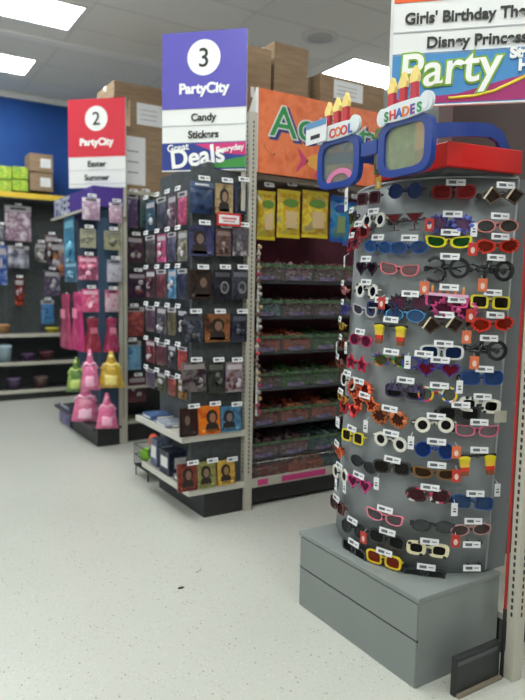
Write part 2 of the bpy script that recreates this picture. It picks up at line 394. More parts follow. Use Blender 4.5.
# ================================================================= GONDOLAS
def slots(mb, x, y, z0, z1, face='y', mi=0):
    z = z0
    while z < z1:
        if face == 'y': mb.box(x-.004, x+.004, y-.0015, y, z, z+.016, mi)
        else: mb.box(x-.0015, x, y-.004, y+.004, z, z+.016, mi)
        z += .0275
def post(label, x0, x1, y0, y1, h, sl=None):
    t = thing('shelf_upright', label, 'shelf upright', ((x0+x1)/2, (y0+y1)/2, 0))
    cx, cy = (x0+x1)/2, (y0+y1)/2
    MB().box(x0-cx, x1-cx, y0-cy, y1-cy, 0, h).build('post', CREAM, t, bevel=.003)
    b = MB(); slots(b, (sl or cx)-cx, y0-cy, .25, h-.05, 'y'); b.build('slot_column', INK, t)
    b = MB(); slots(b, x0-cx, 0, .25, h-.05, 'x'); b.build('slot_column', INK, t)
    return t
post('tall slotted cream upright between the book rack and the candy bays', 2.05, 2.105, 3.47, 3.53, 2.52)
post('slotted cream upright behind the pink princess bags', 1.945, 2.02, 5.54, 5.60, 2.36)
post('slotted cream upright nearest the camera at the right edge', 2.0, 2.055, 1.405, 1.445, 2.25, 2.03)
t = thing('red_edge_strip', 'thin red strip along the nearest cream upright', 'trim strip', (1.996, 1.45, 0))
MB().box(-.004, .004, -.003, .005, .27, 1.98).build('strip', mat('red_edge_paint', srgb(170, 40, 35), .5), t)
MB().box(-.005, .005, -.004, .006, .0, .27).build('end_cap', BLACK, t)

# --- gondola core of aisle 3: candy bays face the camera side
CY = 3.50
MAROON = art('maroon_back_panel', [srgb(104, 34, 58), srgb(124, 46, 72)], 5, .6)
t = thing('candy_gondola', 'long gondola with maroon back panel holding the candy bins', 'shelving', (2.1, CY, 0))
MB().box(.01, 2.6, .42, .5, 0, 2.18).build('back_panel', MAROON, t)
MB().box(.01, 2.6, .03, .42, .02, .15).build('kick_plate', BLACK, t)
MB().box(.01, 2.6, .0, .42, .15, .175).build('base_deck', CREAM, t)
MB().box(.01, 2.6, .06, .5, 2.14, 2.17).build('top_shelf', CREAM, t)
ROWS = [1.608, 1.372, 1.138, .893, .651, .427]
for z in ROWS: MB().box(.01, 2.6, .06, .42, z-.133, z-.122).build('shelf', DGREY, t)
MB().box(.01, 2.6, -.012, 0, .14, .20).build('label_rail', CREAM, t)
for x0, x1 in ((.06, .14), (.25, .62), (.74, .9), (1.1, 1.5), (1.7, 2.2)): MB().box(x0, x1, -.014, -.012, .15, .19).build('pink_label_strip', mat('magenta_label', srgb(205, 60, 130), .5), t)
MB().box(.01, 2.6, .5, .95, 0, 2.15).build('far_side_bay', DGREY, t)
CLEAR = glass('clear_acrylic', (.93, .94, .95), .05)
LEAF = art('green_leaf_trim', [srgb(30, 58, 32), srgb(48, 92, 44), srgb(120, 130, 115), srgb(36, 68, 34)], 55, .5, 3)
TICK = art('purple_white_ticket', [srgb(70, 50, 100), srgb(140, 130, 150)], 25, .5, 6)
candy_cols = [
 ('red and brown', [srgb(150, 50, 45), srgb(110, 60, 50), srgb(150, 110, 80)]),
 ('green', [srgb(70, 120, 45), srgb(110, 140, 60), srgb(60, 90, 50)]),
 ('orange', [srgb(200, 90, 50), srgb(170, 110, 60), srgb(150, 60, 50)]),
 ('brown', [srgb(110, 75, 60), srgb(80, 50, 45), srgb(140, 110, 90)]),
 ('pink and grey', [srgb(150, 90, 100), srgb(120, 110, 115), srgb(170, 140, 140)]),
 ('teal', [srgb(60, 120, 115), srgb(90, 90, 100), srgb(110, 130, 130)])]
pile_mesh = {}
def pile(i, w, d):
    k = (i, round(w, 2))
    if k in pile_mesh: return pile_mesh[k]
    rr = random.Random(i*7+1); b = MB()
    b.box(-w/2+.005, w/2-.005, -d/2, d/2, -.06, .0, 0)
    for n in range(110):
        x = rr.uniform(-w/2+.015, w/2-.015); y = rr.uniform(-d/2+.01, d/2-.01)
        z = .005+.04*(1-(2*x/w)**2)*rr.random()+.035*(y/d+.5)
        if n > 80: y = -d/2-.002; z = rr.uniform(-.06, .01)
        b.ball((x, y, z), rr.uniform(.009, .017), rr.uniform(.009, .015), rr.uniform(.007, .012), rr.randrange(3), 6, 4)
    me = bpy.data.meshes.new('candy_pile'); me.from_pydata(b.v, [], b.f)
    for c in candy_cols[i][1]: me.materials.append(mat('candy_wrapper', tuple(q_*.72 for q_ in c), .35))
    for p_, mi in zip(me.polygons, b.m): p_.material_index = mi
    pile_mesh[k] = me; return me
pattern = [[3, 4, 3, 0, 1], [5, 3, 3, 4, 0], [2, 2, 1, 3, 4], [3, 1, 1, 2, 3], [0, 2, 2, 1, 5], [4, 4, 5, 5, 0]]
ordn = ['topmost', 'second', 'third', 'fourth', 'fifth', 'lowest']
coln = ['leftmost', 'second', 'third', 'fourth', 'fifth']
for r_, z in enumerate(ROWS):
    for c_ in range(5):
        w = .245; x = 2.125+w/2+c_*.25
        t = thing('candy_bin', f'clear candy bin with green leaf trim, {ordn[r_]} row, {coln[c_]} from the cream upright', 'candy bin', (x, CY+.04, z-.12), 0, 'clear candy bins')
        MB().box(-w/2, w/2, 0, .004, 0, .1).box(-w/2, -w/2+.004, .004, .33, 0, .12).box(w/2-.004, w/2, .004, .33, 0, .12).box(-w/2+.004, w/2-.004, .004, .33, 0, .004).build('tray', CLEAR, t)
        MB().box(-w/2, w/2, -.008, -.001, .096, .114).build('leaf_trim', LEAF, t)
        MB().box(-w*.34, w*.2, -.004, -.001, .012, .038).build('ticket', TICK, t)
        k = pattern[r_][c_]
        o = bpy.data.objects.new('candy_pile', pile(k, w-.02, .3)); COL.objects.link(o); o.location = (x, CY+.205, z-.045)
        tag(o, f'loose {candy_cols[k][0]} wrapped candy in the {ordn[r_]} row bin, {coln[c_]} from the upright', 'candy', 'loose candy in bins', 'stuff')
for c_ in range(4):
    w = .3; x = 2.125+w/2+c_*.31; k = [0, 2, 5, 1][c_]
    o = bpy.data.objects.new('candy_pile', pile(k, w, .3)); COL.objects.link(o); o.location = (x, CY+.19, .246)
    tag(o, f'loose {candy_cols[k][0]} candy heaped on the bottom deck, {coln[c_]} from the upright', 'candy', 'loose candy on the base deck', 'stuff')
t = thing('wire_fence', 'low clear fence along the front of the bottom candy deck', 'shelf fence', (2.12, CY+.02, .175))
MB().box(0, 1.3, 0, .003, 0, .12).build('panel', CLEAR, t); MB().tube([(0, 0, .12), (1.3, 0, .12)], .003, n=5).build('rail', CHROME, t)
# candy clip strip with lollipops beside the upright
t = thing('clip_strip', 'vertical strip of small wrapped lollipops beside the tall cream upright', 'clip strip', (2.135, CY-.02, 0))
MB().box(-.006, .006, 0, .003, .62, 1.72).build('strip', WHITE, t)
rr = random.Random(8)
for k in range(26):
    c = rr.choice([srgb(190, 60, 70), srgb(180, 150, 110), srgb(90, 130, 70), srgb(180, 170, 160), srgb(150, 60, 80), srgb(110, 80, 70)])
    zz = 1.70-k*.042; xx = rr.uniform(-.012, .02)
    o = MB().ball((xx, -.012, zz), .017, .012, .015, 0, 8, 6).tube([(xx, -.01, zz-.01), (0, -.004, zz-.035)], .0015, 1, 4).build('lollipop', [mat('lollipop_wrap', c, .25), WHITE], t)
# bags above candy
bags = [(257, 191, 275, 240, 'yellow snack bag nearest the cream upright', 0), (277, 190, 300, 238, 'yellow snack bag in the middle of three', 1), (302, 191, 328, 238, 'yellow snack bag beside the blue bags', 2),
        (330, 196, 347, 242, 'blue snack bag beside the yellow bags', 3), (343, 202, 360, 246, 'blue snack bag farthest right behind the giant sunglasses', 4)]
for x0, y0, x1, y1, lb, i in bags:
    p, w, h = rect_y(CY+.10, x0, y0, x1, y1)
    c = [srgb(215, 190, 40), srgb(200, 150, 50), srgb(225, 205, 60), srgb(180, 160, 110)] if i < 3 else [srgb(30, 80, 160), srgb(40, 130, 180), srgb(110, 130, 90)]
    t = thing('snack_bag', lb, 'bag', p, 0, 'snack bags above the candy bins')
    MB().pillow(w, h*.86, .05, seed=i, nx=8, nz=9).build('bag', art('snack_bag_foil', c, 14, .2, i), t)
    for z in (h*.43, -h*.5): MB().box(-w/2, w/2, -.003, .003, z, z+h*.07).build('crimped_seal', mat('bag_seal', c[0], .3), t)
    MB().prism(ell(0, h*.22, w*.32, h*.09, 14), -.03, -.024).build('logo_blob', mat('bag_logo', srgb(90, 130, 40) if i < 3 else srgb(30, 60, 140), .4), t)
    MB().prism([(-w*.2, -h*.3), (-w*.2, h*.05), (w*.26, h*.05), (w*.26, -h*.3)], -.029, -.022).build('window_print', mat('bag_window', srgb(205, 175, 130) if i < 3 else srgb(120, 140, 90), .4), t)
    hook(Vector(p)+Vector((0, -.03, h/2+.03)), 0, lb, .3)

# --- orange header
HX0 = 2.12
t = thing('header_sign', 'orange header sign with green lettering above the candy bays', 'sign', (HX0, CY-.01, 2.165))
ORG = art('orange_header_print', [srgb(218, 100, 52), srgb(235, 125, 75), srgb(222, 105, 60)], 9, .5, 2, 4)
MB().box(0, 2.2, 0, .012, 0, .51).build('panel', ORG, t)
MB().prism([(0, 0), (0, .51), (-.012, .51), (-.012, 0)], -.001, .013).build('left_edge', WHITE, t)
v = [(-.014, .012, .50), (-.014, .012, 0.02), (-.014, .35, 0.02)]
b = MB(); b.add(v+[(x+.006, y, z) for x, y, z in v], [(0, 1, 2), (5, 4, 3), (0, 3, 4, 1), (1, 4, 5, 2), (2, 5, 3, 0)]); b.build('side_gusset', mat('header_side', (.6, .6, .58)), t)
GRN = mat('green_letter', srgb(40, 140, 75), .5); NAVY = mat('navy_letter', srgb(45, 55, 120), .5)
text('Activity', 'lettering_shadow', .27, NAVY, t, .105, -.001, .225, 'LEFT', .0005, .014, xs=1.15)
text('Activity', 'lettering_outline', .27, WHITE, t, .085, -.003, .237, 'LEFT', .0005, .009, xs=1.15)
text('Activity', 'lettering', .27, GRN, t, .085, -.005, .237, 'LEFT', .0008, .001, xs=1.15)
PK = mat('pink_fin', srgb(205, 60, 110)); YO = mat('yellow_fish', srgb(230, 160, 70))
b = MB(); flat(ell(.50, .11, .13, .055, 22), -.001, 1, b)
flat([(.39, .11), (.30, .19), (.33, .11), (.29, .03)][::-1], -.001, 0, b); flat([(.46, .155), (.5, .215), (.57, .155)][::-1], -.001, 0, b)
flat([(.46, .06), (.43, .01), (.5, .03), (.54, .06)][::-1], -.001, 0, b); flat(ell(.57, .125, .014, .014, 10), -.0035, 2, b); flat(ell(.573, .125, .006, .006, 8), -.006, 3, b)
b.build('fish_picture', [PK, YO, WHITE, INK], t)
b = MB(); pts = [(.02+.012*i, -.002, .13+.025*math.sin(i*.55)+.03*(math.sin(i*.9) > .7)) for i in range(20)]; b.tube(pts, .0025, n=4)
b.build('squiggle', mat('orange_squiggle', srgb(240, 160, 120)), t)
# cartons above gondola 3
def box_at(Y, x0, y0, x1, y1, base, dep, label, **k):
    p, w, h = rect_y(Y, x0, y0, x1, y1)
    top = p.z+h/2
    return carton((p.x, Y+dep/2, base), w, dep, top-base, label, **k)
box_at(3.62, 247, 47, 271, 120, 2.18, .30, 'carton at the left end above the orange header', paper=(.15, .3, .6, .68))
box_at(3.66, 274, 45, 308, 120, 2.18, .32, 'tallest carton above the orange header')
box_at(3.66, 320, 80, 384, 118, 2.18, .30, 'long low carton above the orange header under the ceiling light', paper=(.2, .65, .80, .97))  # white patch near its top is painted glare on plastic wrap
# cartons above gondola 2
c1 = box_at(5.75, 122, 130, 190, 178, 2.30, .5, 'big carton with white label, bottom of stack beside purple sign', paper=(.02, .33, .12, .85))
c2 = box_at(5.78, 126, 106, 192, 130, c1.location.z+.70-.0, .45, 'x', paper=(.22, .6, .2, .95)) if False else None
p, w, h = rect_y(5.75, 122, 130, 190, 178); z1 = p.z+h/2+.005
p, w, h = rect_y(5.78, 130, 104, 195, 130); carton((p.x, 5.78+.2, z1), w, .4, p.z+h/2-z1, 'carton with white label, middle of stack beside purple sign', paper=(.1, .5, .12, .9))
z2 = p.z+h/2+.005
p, w, h = rect_y(5.78, 105, 84, 185, 104); carton((p.x+.05, 5.78+.3, z2), w-.1, .5, max(.1, p.z+h/2-z2), 'carton on top of stack behind the red sign')

# --- gondola 2 (far) body
t = thing('toy_gondola', 'far cream gondola behind the red aisle sign', 'shelving', (2.02, 5.6, 0))
MB().box(.0, 3.5, .30, .5, 0, 2.28).build('back_panel', PEGB, t)
MB().box(.0, 3.5, .0, .9, 2.26, 2.295).build('top_shelf', CREAM, t)
MB().box(.0, 3.5, .02, .3, 0, .15).build('kick_plate', BLACK, t)
for z in (.17, .5): MB().box(.0, 3.5, -.02, .3, z, z+.02).build('shelf', CREAM, t)
MB().box(0, 3.5, .5, .9, 0, 2.26).build('far_side_bay', DGREY, t)
g2 = [
 ('pouch', 127, 193, 138, 228, [srgb(60, 60, 100), srgb(80, 60, 90), srgb(120, 100, 130)], 'violet pouch hanging behind the book rack, top'),
 ('pouch', 140, 193, 149, 228, [srgb(70, 60, 60), srgb(60, 90, 90), srgb(40, 40, 60)], 'dark teal pouch hanging behind the book rack, top'),
 ('card', 127, 236, 143, 262, [srgb(70, 60, 60), srgb(90, 50, 50), srgb(60, 50, 80)], 'dark brown card hanging behind the book rack'),
 ('card', 128, 272, 146, 298, [srgb(110, 50, 60), srgb(50, 40, 70), srgb(70, 50, 60)], 'dark red card hanging behind the book rack'),
 ('pouch', 122, 307, 144, 336, [srgb(190, 95, 90), srgb(120, 60, 60), srgb(200, 110, 110)], 'salmon red pouch beside the far cream upright'),
 ('pouch', 122, 341, 141, 370, [srgb(95, 150, 190), srgb(130, 175, 205), srgb(70, 120, 170)], 'light blue pouch beside the far cream upright'),
 ('card', 128, 376, 146, 402, [srgb(80, 60, 70), srgb(110, 60, 70), srgb(60, 60, 70)], 'dim red card under the light blue pouch')]
for i, (k, x0, y0, x1, y1, c, lb) in enumerate(g2):
    p, w, h = rect_y(5.62, x0, y0, x1, y1)
    package(k, p, 0, w, h, c, 'party_packet', lb, 'packaged toy', 'packets on the far gondola', seed=i+20, accent=srgb(170, 160, 165))

# ================================================================= END UNIT 3 (book rack)
RX = 1.80
PURP = mat('purple_strip', srgb(48, 36, 92), .5)
t = thing('book_rack', 'end rack of dark vampire books and packets under the purple aisle sign', 'shelving', (2.05, 3.53, 0))
MB().box(-.36, 0, -.005, .02, .17, 2.16).build('side_panel', PEGB, t)
MB().box(-.25, -.20, .02, .74, .17, 2.2).build('end_panel', PEGB, t)
MB().box(-.02, .0, .0, .74, 2.0, 2.35).build('upper_panel', CREAM, t)
MB().box(-.28, 0, -.035, .68, .0, .167).build('kick_plate', BLACK, t)
for z, x0 in ((.53, -.43), (.19, -.385)):
    MB().box(x0, 0, -.045, .72, z-.022, z).build('shelf', CREAM, t, bevel=.003)
    MB().box(x0-.012, x0, -.055, .72, z-.03, z+.008).box(x0, 0, -.055, -.045, z-.03, z+.008).build('shelf_lip', mat('pale_shelf_edge', (.62, .60, .54), .4), t)
for yy in (1.98, 1.72, 1.42, 1.14, .86): MB().box(-.355, -.005, -.0085, -.005, yy, yy+.055).build('purple_header_strip', PURP, t)
D = srgb
books = [
 ('pouch', 190, 182, 213, 214, [D(28, 42, 78), D(45, 65, 100), D(20, 28, 50)], 'dark blue packet', 'top row, left'),
 ('cover', 216, 184, 233, 214, [D(150, 128, 90), D(185, 160, 120), D(90, 70, 50)], 'tan packet with portrait', 'top row, middle'),
 ('cover', 235, 183, 247, 214, [D(28, 36, 60), D(50, 58, 80), D(20, 20, 35)], 'navy packet', 'top row, right'),
 ('cover', 190, 226, 214, 256, [D(38, 40, 80), D(75, 75, 110), D(26, 26, 46)], 'indigo calendar with pale figure', 'second row, left'),
 ('card', 216, 229, 231, 256, [D(80, 62, 58), D(120, 95, 90), D(40, 32, 36)], 'brown picture card', 'second row, middle'),
 ('card', 233, 228, 249, 256, [D(130, 125, 130), D(70, 60, 70), D(180, 175, 175)], 'grey and white picture card', 'second row, right'),
 ('cover', 189, 270, 212, 299, [D(30, 26, 28), D(60, 45, 38), D(22, 20, 24)], 'black cover with brown-haired portrait', 'third row, left'),
 ('card', 214, 270, 231, 299, [D(24, 24, 28), D(50, 50, 58), D(20, 20, 22)], 'black card with silver pendant', 'third row, middle'),
 ('card', 232, 270, 248, 299, [D(34, 34, 44), D(80, 82, 92), D(24, 24, 30)], 'charcoal card with silver pendant', 'third row, right'),
 ('card', 184, 314, 203, 342, [D(80, 85, 100), D(30, 30, 36), D(120, 125, 140)], 'slate picture card with dark bird', 'fourth row, left'),
 ('cover', 205, 314, 230, 342, [D(120, 85, 55), D(150, 95, 60), D(60, 40, 34)], 'brown cover with portrait', 'fourth row, middle'),
 ('card', 232, 314, 247, 342, [D(36, 38, 52), D(60, 62, 76), D(22, 22, 30)], 'dark slate card', 'fourth row, right'),
 ('card', 182, 362, 206, 392, [D(30, 28, 34), D(120, 110, 110), D(50, 30, 36)], 'black card with red and white print', 'fifth row, left'),
 ('card', 208, 362, 224, 394, [D(44, 46, 44), D(66, 68, 62), D(28, 28, 30)], 'grey green card', 'fifth row, middle'),
 ('card', 226, 362, 243, 392, [D(110, 85, 95), D(170, 160, 165), D(100, 40, 50)], 'white and red picture card', 'fifth row, right'),
 ('cover', 180, 405, 197, 433, [D(34, 22, 24), D(60, 34, 34), D(20, 16, 18)], 'dark maroon book with portrait', 'upper shelf, left'),
 ('cover', 199, 403, 220, 431, [D(210, 95, 30), D(225, 125, 40), D(190, 75, 30)], 'orange book with portrait', 'upper shelf, middle'),
 ('cover', 221, 405, 241, 430, [D(45, 90, 130), D(90, 140, 170), D(30, 55, 90)], 'blue book with pale figure', 'upper shelf, right'),
 ('cover', 178, 452, 197, 479, [D(105, 35, 32), D(130, 60, 50), D(70, 26, 28)], 'dark red book', 'lower shelf, left'),
 ('cover', 198, 452, 216, 478, [D(120, 115, 60), D(150, 145, 90), D(80, 76, 44)], 'olive book', 'lower shelf, middle'),
 ('cover', 218, 451, 235, 475, [D(190, 145, 50), D(210, 170, 80), D(150, 105, 40)], 'golden yellow book', 'lower shelf, right')]
for i, (k, x0, y0, x1, y1, c, nm, where) in enumerate(books):
    low = i >= 15
    p, w, h = rect_y(3.47, x0, y0, x1, y1)
    if low:
        p.z = (.541 if i < 18 else .201)+h/2
    t = package(k, p, 0, w, h, c, 'book' if k == 'cover' else 'picture_packet', f'{nm}, {where} on the book rack', 'book' if k == 'cover' else 'packet', 'vampire books and packets on the rack side', seed=i+40, accent=tuple(min(1, a*1.5+.05) for a in c[1]), withhook=not low)
    if low: t.rotation_euler.x = R(-6)
    if low: hook(p+Vector((0, -.07, h/2+.02)), 0, f'{nm} on the {where.split(",")[0]}', .1)
    if 'pendant' in nm:
        MB().ring(ell(0, -.1*h, w*.25, h*.22, 14), ell(0, -.1*h, w*.17, h*.15, 14), -.03, -.024).build('pendant', mat('silver', (.6, .6, .62), .3, .8), t)
# red-bordered notice
p, w, h = rect_y(3.42, 217, 213, 241, 226)
t = thing('price_notice', 'white price notice with red border on the book rack', 'sign', p)
MB().box(-w/2, w/2, 0, .003, -h/2, h/2).build('border', mat('red_border', srgb(200, 45, 45)), t)
MB().box(-w*.42, w*.42, -.002, 0, -h*.33, h*.33).build('paper', PAPER, t)
MB().box(-w*.3, w*.3, -.003, -.002, .0, h*.16).box(-w*.25, w*.25, -.003, -.002, -h*.2, -h*.1).build('print', mat('faint_red_print', srgb(200, 110, 110)), t)
# end-facing rows
erows = [(191, 226), (230, 262), (268, 300), (308, 338), (346, 372), (378, 400)]
ecolx = [(146, 155), (157, 166), (168, 176), (178, 187)]
ecol = [[('blue green', D(60, 90, 110)), ('dark grey', D(60, 60, 75)), ('grey pink', D(120, 95, 110)), ('bright pink', D(190, 80, 120))],
        [('brown', D(80, 70, 70)), ('hot pink', D(205, 90, 140)), ('violet grey', D(90, 85, 110)), ('beige', D(150, 145, 130))],
        [('dark rose', D(90, 50, 60)), ('maroon', D(110, 50, 60)), ('sky blue', D(100, 150, 190)), ('dark navy', D(40, 45, 70))],
        [('plum', D(85, 60, 75)), ('grey', D(95, 90, 100)), ('olive', D(100, 90, 60)), ('black', D(30, 30, 34))],
        [('crimson', D(120, 50, 60)), ('wine', D(100, 45, 55)), ('smoky', D(70, 65, 70)), ('scarlet', D(150, 50, 45))],
        [('dusty violet', D(90, 75, 95)), ('moss', D(80, 80, 60)), ('rust', D(140, 60, 45)), ('amber', D(140, 100, 40))]]
XE = 1.72
for r_, (y0, y1) in enumerate(erows):
    for c_, (x0, x1) in enumerate(ecolx):
        nm, c = ecol[r_][c_]
        # rows follow the perspective of the end face
        xm = (x0+x1)/2; ref = onx(182, (y0+y1)/2, XE); zz = ref.z; hh = onx(182, y0, XE).z-onx(182, y1, XE).z
        p, w, h = rect_x(XE, x0, y0, x1, y1)
        package('pouch' if (r_+c_) % 2 else 'card', (XE, p.y, zz), NX, min(w, .17), hh*.95, [c, tuple(v*.5 for v in c), tuple(min(1, v*1.5+.03) for v in c)], 'sticker_packet',
                f'{nm} sticker packet on the aisle-end face of the book rack, {ordn[r_]} row', 'packet', 'sticker packets on the rack end', seed=r_*5+c_+70, accent=srgb(190, 185, 190))
# goods on the lower shelves of the end
def small_box(pos, sx, sy, sz, c, label, name='party_box', rz=0, cat='box', group=None):
    t = thing(name, label, cat, pos, rz, group)
    MB().box(-sx/2, sx/2, -sy/2, sy/2, 0, sz).build('body', art('party_box_print', [c, tuple(v*.6 for v in c), tuple(min(1, v*1.3+.05) for v in c)], 20, .4, pos[1]), t, bevel=.002)
    MB().box(-sx/2-.001, -sx/2, -sy*.35, sy*.35, sz*.3, sz*.75).box(-sx*.3, sx*.3, -sy/2-.001, -sy/2, sz*.3, sz*.75).build('print_panel', WHITE, t)
    return t
small_box((1.74, 4.12, .532), .2, .18, .03, D(70, 100, 150), 'flat blue box lying on the upper shelf of the rack end', 'flat_box')
small_box((1.73, 3.86, .532), .2, .2, .022, D(160, 165, 180), 'flat white box lying on the upper shelf of the rack end', 'flat_box')
small_box((1.76, 3.68, .192), .16, .16, .04, D(120, 120, 125), 'flat grey box lying on the lower shelf of the rack end', 'flat_box')
small_box((1.775, 3.90, .192), .2, .16, .16, D(40, 44, 70), 'dark blue box standing on the lower shelf of the rack end')
small_box((1.77, 4.12, .192), .16, .12, .19, D(110, 120, 150), 'pale blue box standing on the lower shelf of the rack end')
# wire basket with toys at far corner
p0, w, h = rect_x(1.78, 126, 437, 147, 464)
t = thing('toy_basket', 'wire basket of bright toys beyond the far corner of the rack', 'basket', (1.83, 4.47, .08), NX)
b = MB()
for lx in (-.12, .12):
    for ly in (-.09, .09): b.tube([(lx, ly, 0), (lx, ly, -.08)], .005, n=5)
for z in (0, .08, .16): b.tube([(-.13, -.1, z), (.13, -.1, z), (.13, .1, z), (-.13, .1, z), (-.13, -.1, z)], .004, n=5)
for k in range(7):
    x = -.13+.26*k/6; b.tube([(x, -.1, 0), (x, -.1, .16)], .003, n=4); b.tube([(x, .1, 0), (x, .1, .16)], .003, n=4)
b.build('wire_frame', BLACK, t); MB().box(-.13, .13, -.1, .1, -.004, 0).build('floor_mesh', BLACK, t)
for k, (c, nm, x, y, z, s) in enumerate([(D(150, 215, 50), 'lime green', -.03, -.05, .09, .062), (D(225, 90, 50), 'orange red', .02, .0, .2, .06), (D(215, 70, 90), 'rose red', -.06, .04, .19, .045), (D(60, 90, 60), 'dark green', .07, -.03, .12, .05), (D(110, 120, 170), 'violet blue', .08, .05, .2, .045)]):
    wp = Vector((1.83, 4.47, .08))+Matrix.Rotation(NX, 3, 'Z') @ Vector((x, y, z))
    o = MB().pillow(s*1.9, s*1.6, s*1.1, 0, seed=k).build('plush_toy', mat('plush_toy_cloth', c, .7)); o.location = wp; o.rotation_euler = (0, R(k*17-20), NX)
    tag(o, f'{nm} soft toy in the wire basket', 'toy', 'toys in the basket')

# ================================================================= END UNIT 2 (princess goods)
t = thing('princess_rack', 'end rack of pink princess goods under the red aisle sign', 'shelving', (1.96, 5.58, 0))
MB().box(-.19, 0, -.005, .02, .16, 2.26).build('side_panel', mat('blue_grey_panel', srgb(60, 85, 110), .6), t)
MB().box(-.02, .0, .02, 1.25, .16, 2.3).build('end_panel', mat('teal_grey_panel', srgb(55, 75, 95), .6), t)
MB().box(-.22, .0, -.035, 1.27, .0, .15).build('kick_plate', BLACK, t)
MB().box(-.27, 0, -.045, 1.28, .15, .175).build('base_deck', mat('dark_deck', (.05, .05, .055), .4), t)
# purple header box with FREE
pR = ony(118, 185, 5.5); 
t = thing('free_header', 'purple header box lettered FREE under the red aisle sign', 'sign', (1.70, 5.50, 2.12))
MB().box(0, .27, 0, 1.3, 0, .17).build('box', mat('purple_header_print', srgb(75, 50, 140), .5), t)
MB().box(-.03, .0, .0, 1.32, -.03, -.01).build('ledge', CREAM, t)
o = text('FREE', 'lettering', .215, mat('pale_lettering', srgb(170, 175, 185)), t, -.004, 1.27, .01, 'LEFT', .002, .006, xs=1.25); o.rotation_euler = (0, 0, NX)
XP = 1.72
prin_x = [   # facing the aisle (-X)
 ('card', 64, 217, 74, 262, [D(80, 160, 190), D(60, 120, 160), D(110, 180, 205)], 'tall sky blue princess card on the aisle-end face'),
 ('card', 62, 262, 80, 282, [D(90, 140, 165), D(70, 110, 140), D(120, 160, 180)], 'wide blue princess card below the tall sky blue card'),
 ('dress', 60, 294, 72, 348, [D(190, 80, 120), D(160, 60, 90), D(200, 110, 140)], 'dark pink costume dress at the far end'),
 ('dress', 72, 292, 84, 350, [D(215, 70, 130), D(190, 50, 110), D(225, 110, 150)], 'hot pink costume dress beside the dark pink dress'),
 ('bag', 70, 356, 84, 392, [D(120, 160, 80), D(90, 130, 70), D(170, 190, 90)], 'green hooded bag behind the pink bag'),
 ('pouch', 60, 405, 70, 424, [D(90, 80, 140), D(110, 100, 160), D(70, 70, 110)], 'small violet pouch low at the far corner'),
 ('bag', 74, 396, 100, 436, [D(232, 130, 165), D(222, 105, 150), D(240, 165, 190)], 'large pink hooded bag sitting on the black base')]
for i, (k, x0, y0, x1, y1, c, lb) in enumerate(prin_x):
    p, w, h = rect_x(XP, x0, y0, x1, y1)
    w = min(w, .42); turn = NX
    if k == 'bag': turn = R(-32); w = .2
    if i == 6: p.z = .18+h/2; w = .26
    package(k, p, turn, w, h, c, {'card': 'princess_card', 'dress': 'costume_dress', 'bag': 'hooded_bag', 'pouch': 'violet_pouch'}[k], lb, {'card': 'packaged toy', 'dress': 'dress', 'bag': 'bag', 'pouch': 'packet'}[k], 'princess goods', seed=i+110, accent=tuple(min(1, v*1.3+.08) for v in c[2]), withhook=k in ('card', 'pouch'))
prin_y = [   # facing the camera side (-Y)
 ('pouch', 82, 198, 100, 220, [D(200, 175, 195), D(170, 130, 160), D(220, 205, 215)], 'lilac princess pouch, top left'),
 ('pouch', 109, 203, 122, 223, [D(215, 180, 200), D(180, 140, 165), D(225, 210, 220)], 'pale pink princess pouch, top right'),
 ('card', 80, 229, 96, 248, [D(160, 160, 140), D(180, 175, 150), D(120, 120, 105)], 'beige princess card, second row left'),
 ('card', 104, 231, 121, 250, [D(150, 150, 130), D(170, 165, 135), D(110, 110, 100)], 'olive beige princess card, second row right'),
 ('card', 78, 256, 98, 280, [D(225, 120, 155), D(120, 60, 90), D(235, 160, 185)], 'pink princess doll card, third row left'),
 ('pouch', 107, 260, 122, 282, [D(165, 165, 185), D(200, 195, 205), D(130, 130, 150)], 'silver white princess pouch, third row right'),
 ('card', 82, 289, 99, 312, [D(230, 110, 150), D(215, 80, 130), D(240, 170, 190)], 'bright pink princess card, fourth row left'),
 ('pouch', 105, 290, 119, 312, [D(200, 150, 170), D(215, 190, 200), D(180, 80, 120)], 'pale rose princess pouch, fourth row right'),
 ('dress', 84, 318, 102, 352, [D(170, 50, 85), D(150, 60, 70), D(190, 80, 110)], 'crimson costume dress above the pink bags'),
 ('dress', 104, 318, 120, 352, [D(190, 70, 110), D(160, 50, 90), D(200, 100, 130)], 'rose costume dress above the yellow bag'),
 ('bag', 81, 348, 99, 390, [D(235, 130, 170), D(225, 105, 155), D(240, 160, 190)], 'pink hooded bag hanging beside the yellow bag'),
 ('bag', 99, 350, 123, 388, [D(225, 190, 60), D(205, 165, 60), D(235, 205, 110)], 'yellow hooded bag hanging by the upright'),
 ('bag', 97, 390, 117, 427, [D(232, 120, 160), D(222, 100, 150), D(240, 150, 180)], 'smaller pink hooded bag on the base by the upright')]
for i, (k, x0, y0, x1, y1, c, lb) in enumerate(prin_y):
    p, w, h = rect_y(5.50 if k != 'bag' else 5.45, x0, y0, x1, y1)
    if i == 12: p.z = .18+h/2
    package(k, p, 0 if k != 'bag' else R(-20), w, h, c, {'card': 'princess_card', 'dress': 'costume_dress', 'bag': 'hooded_bag', 'pouch': 'princess_pouch'}[k], lb, {'card': 'packaged toy', 'dress': 'dress', 'bag': 'bag', 'pouch': 'packet'}[k], 'princess goods', seed=i+130, accent=tuple(min(1, v*1.2+.1) for v in c[2]), withhook=k in ('card', 'pouch'))

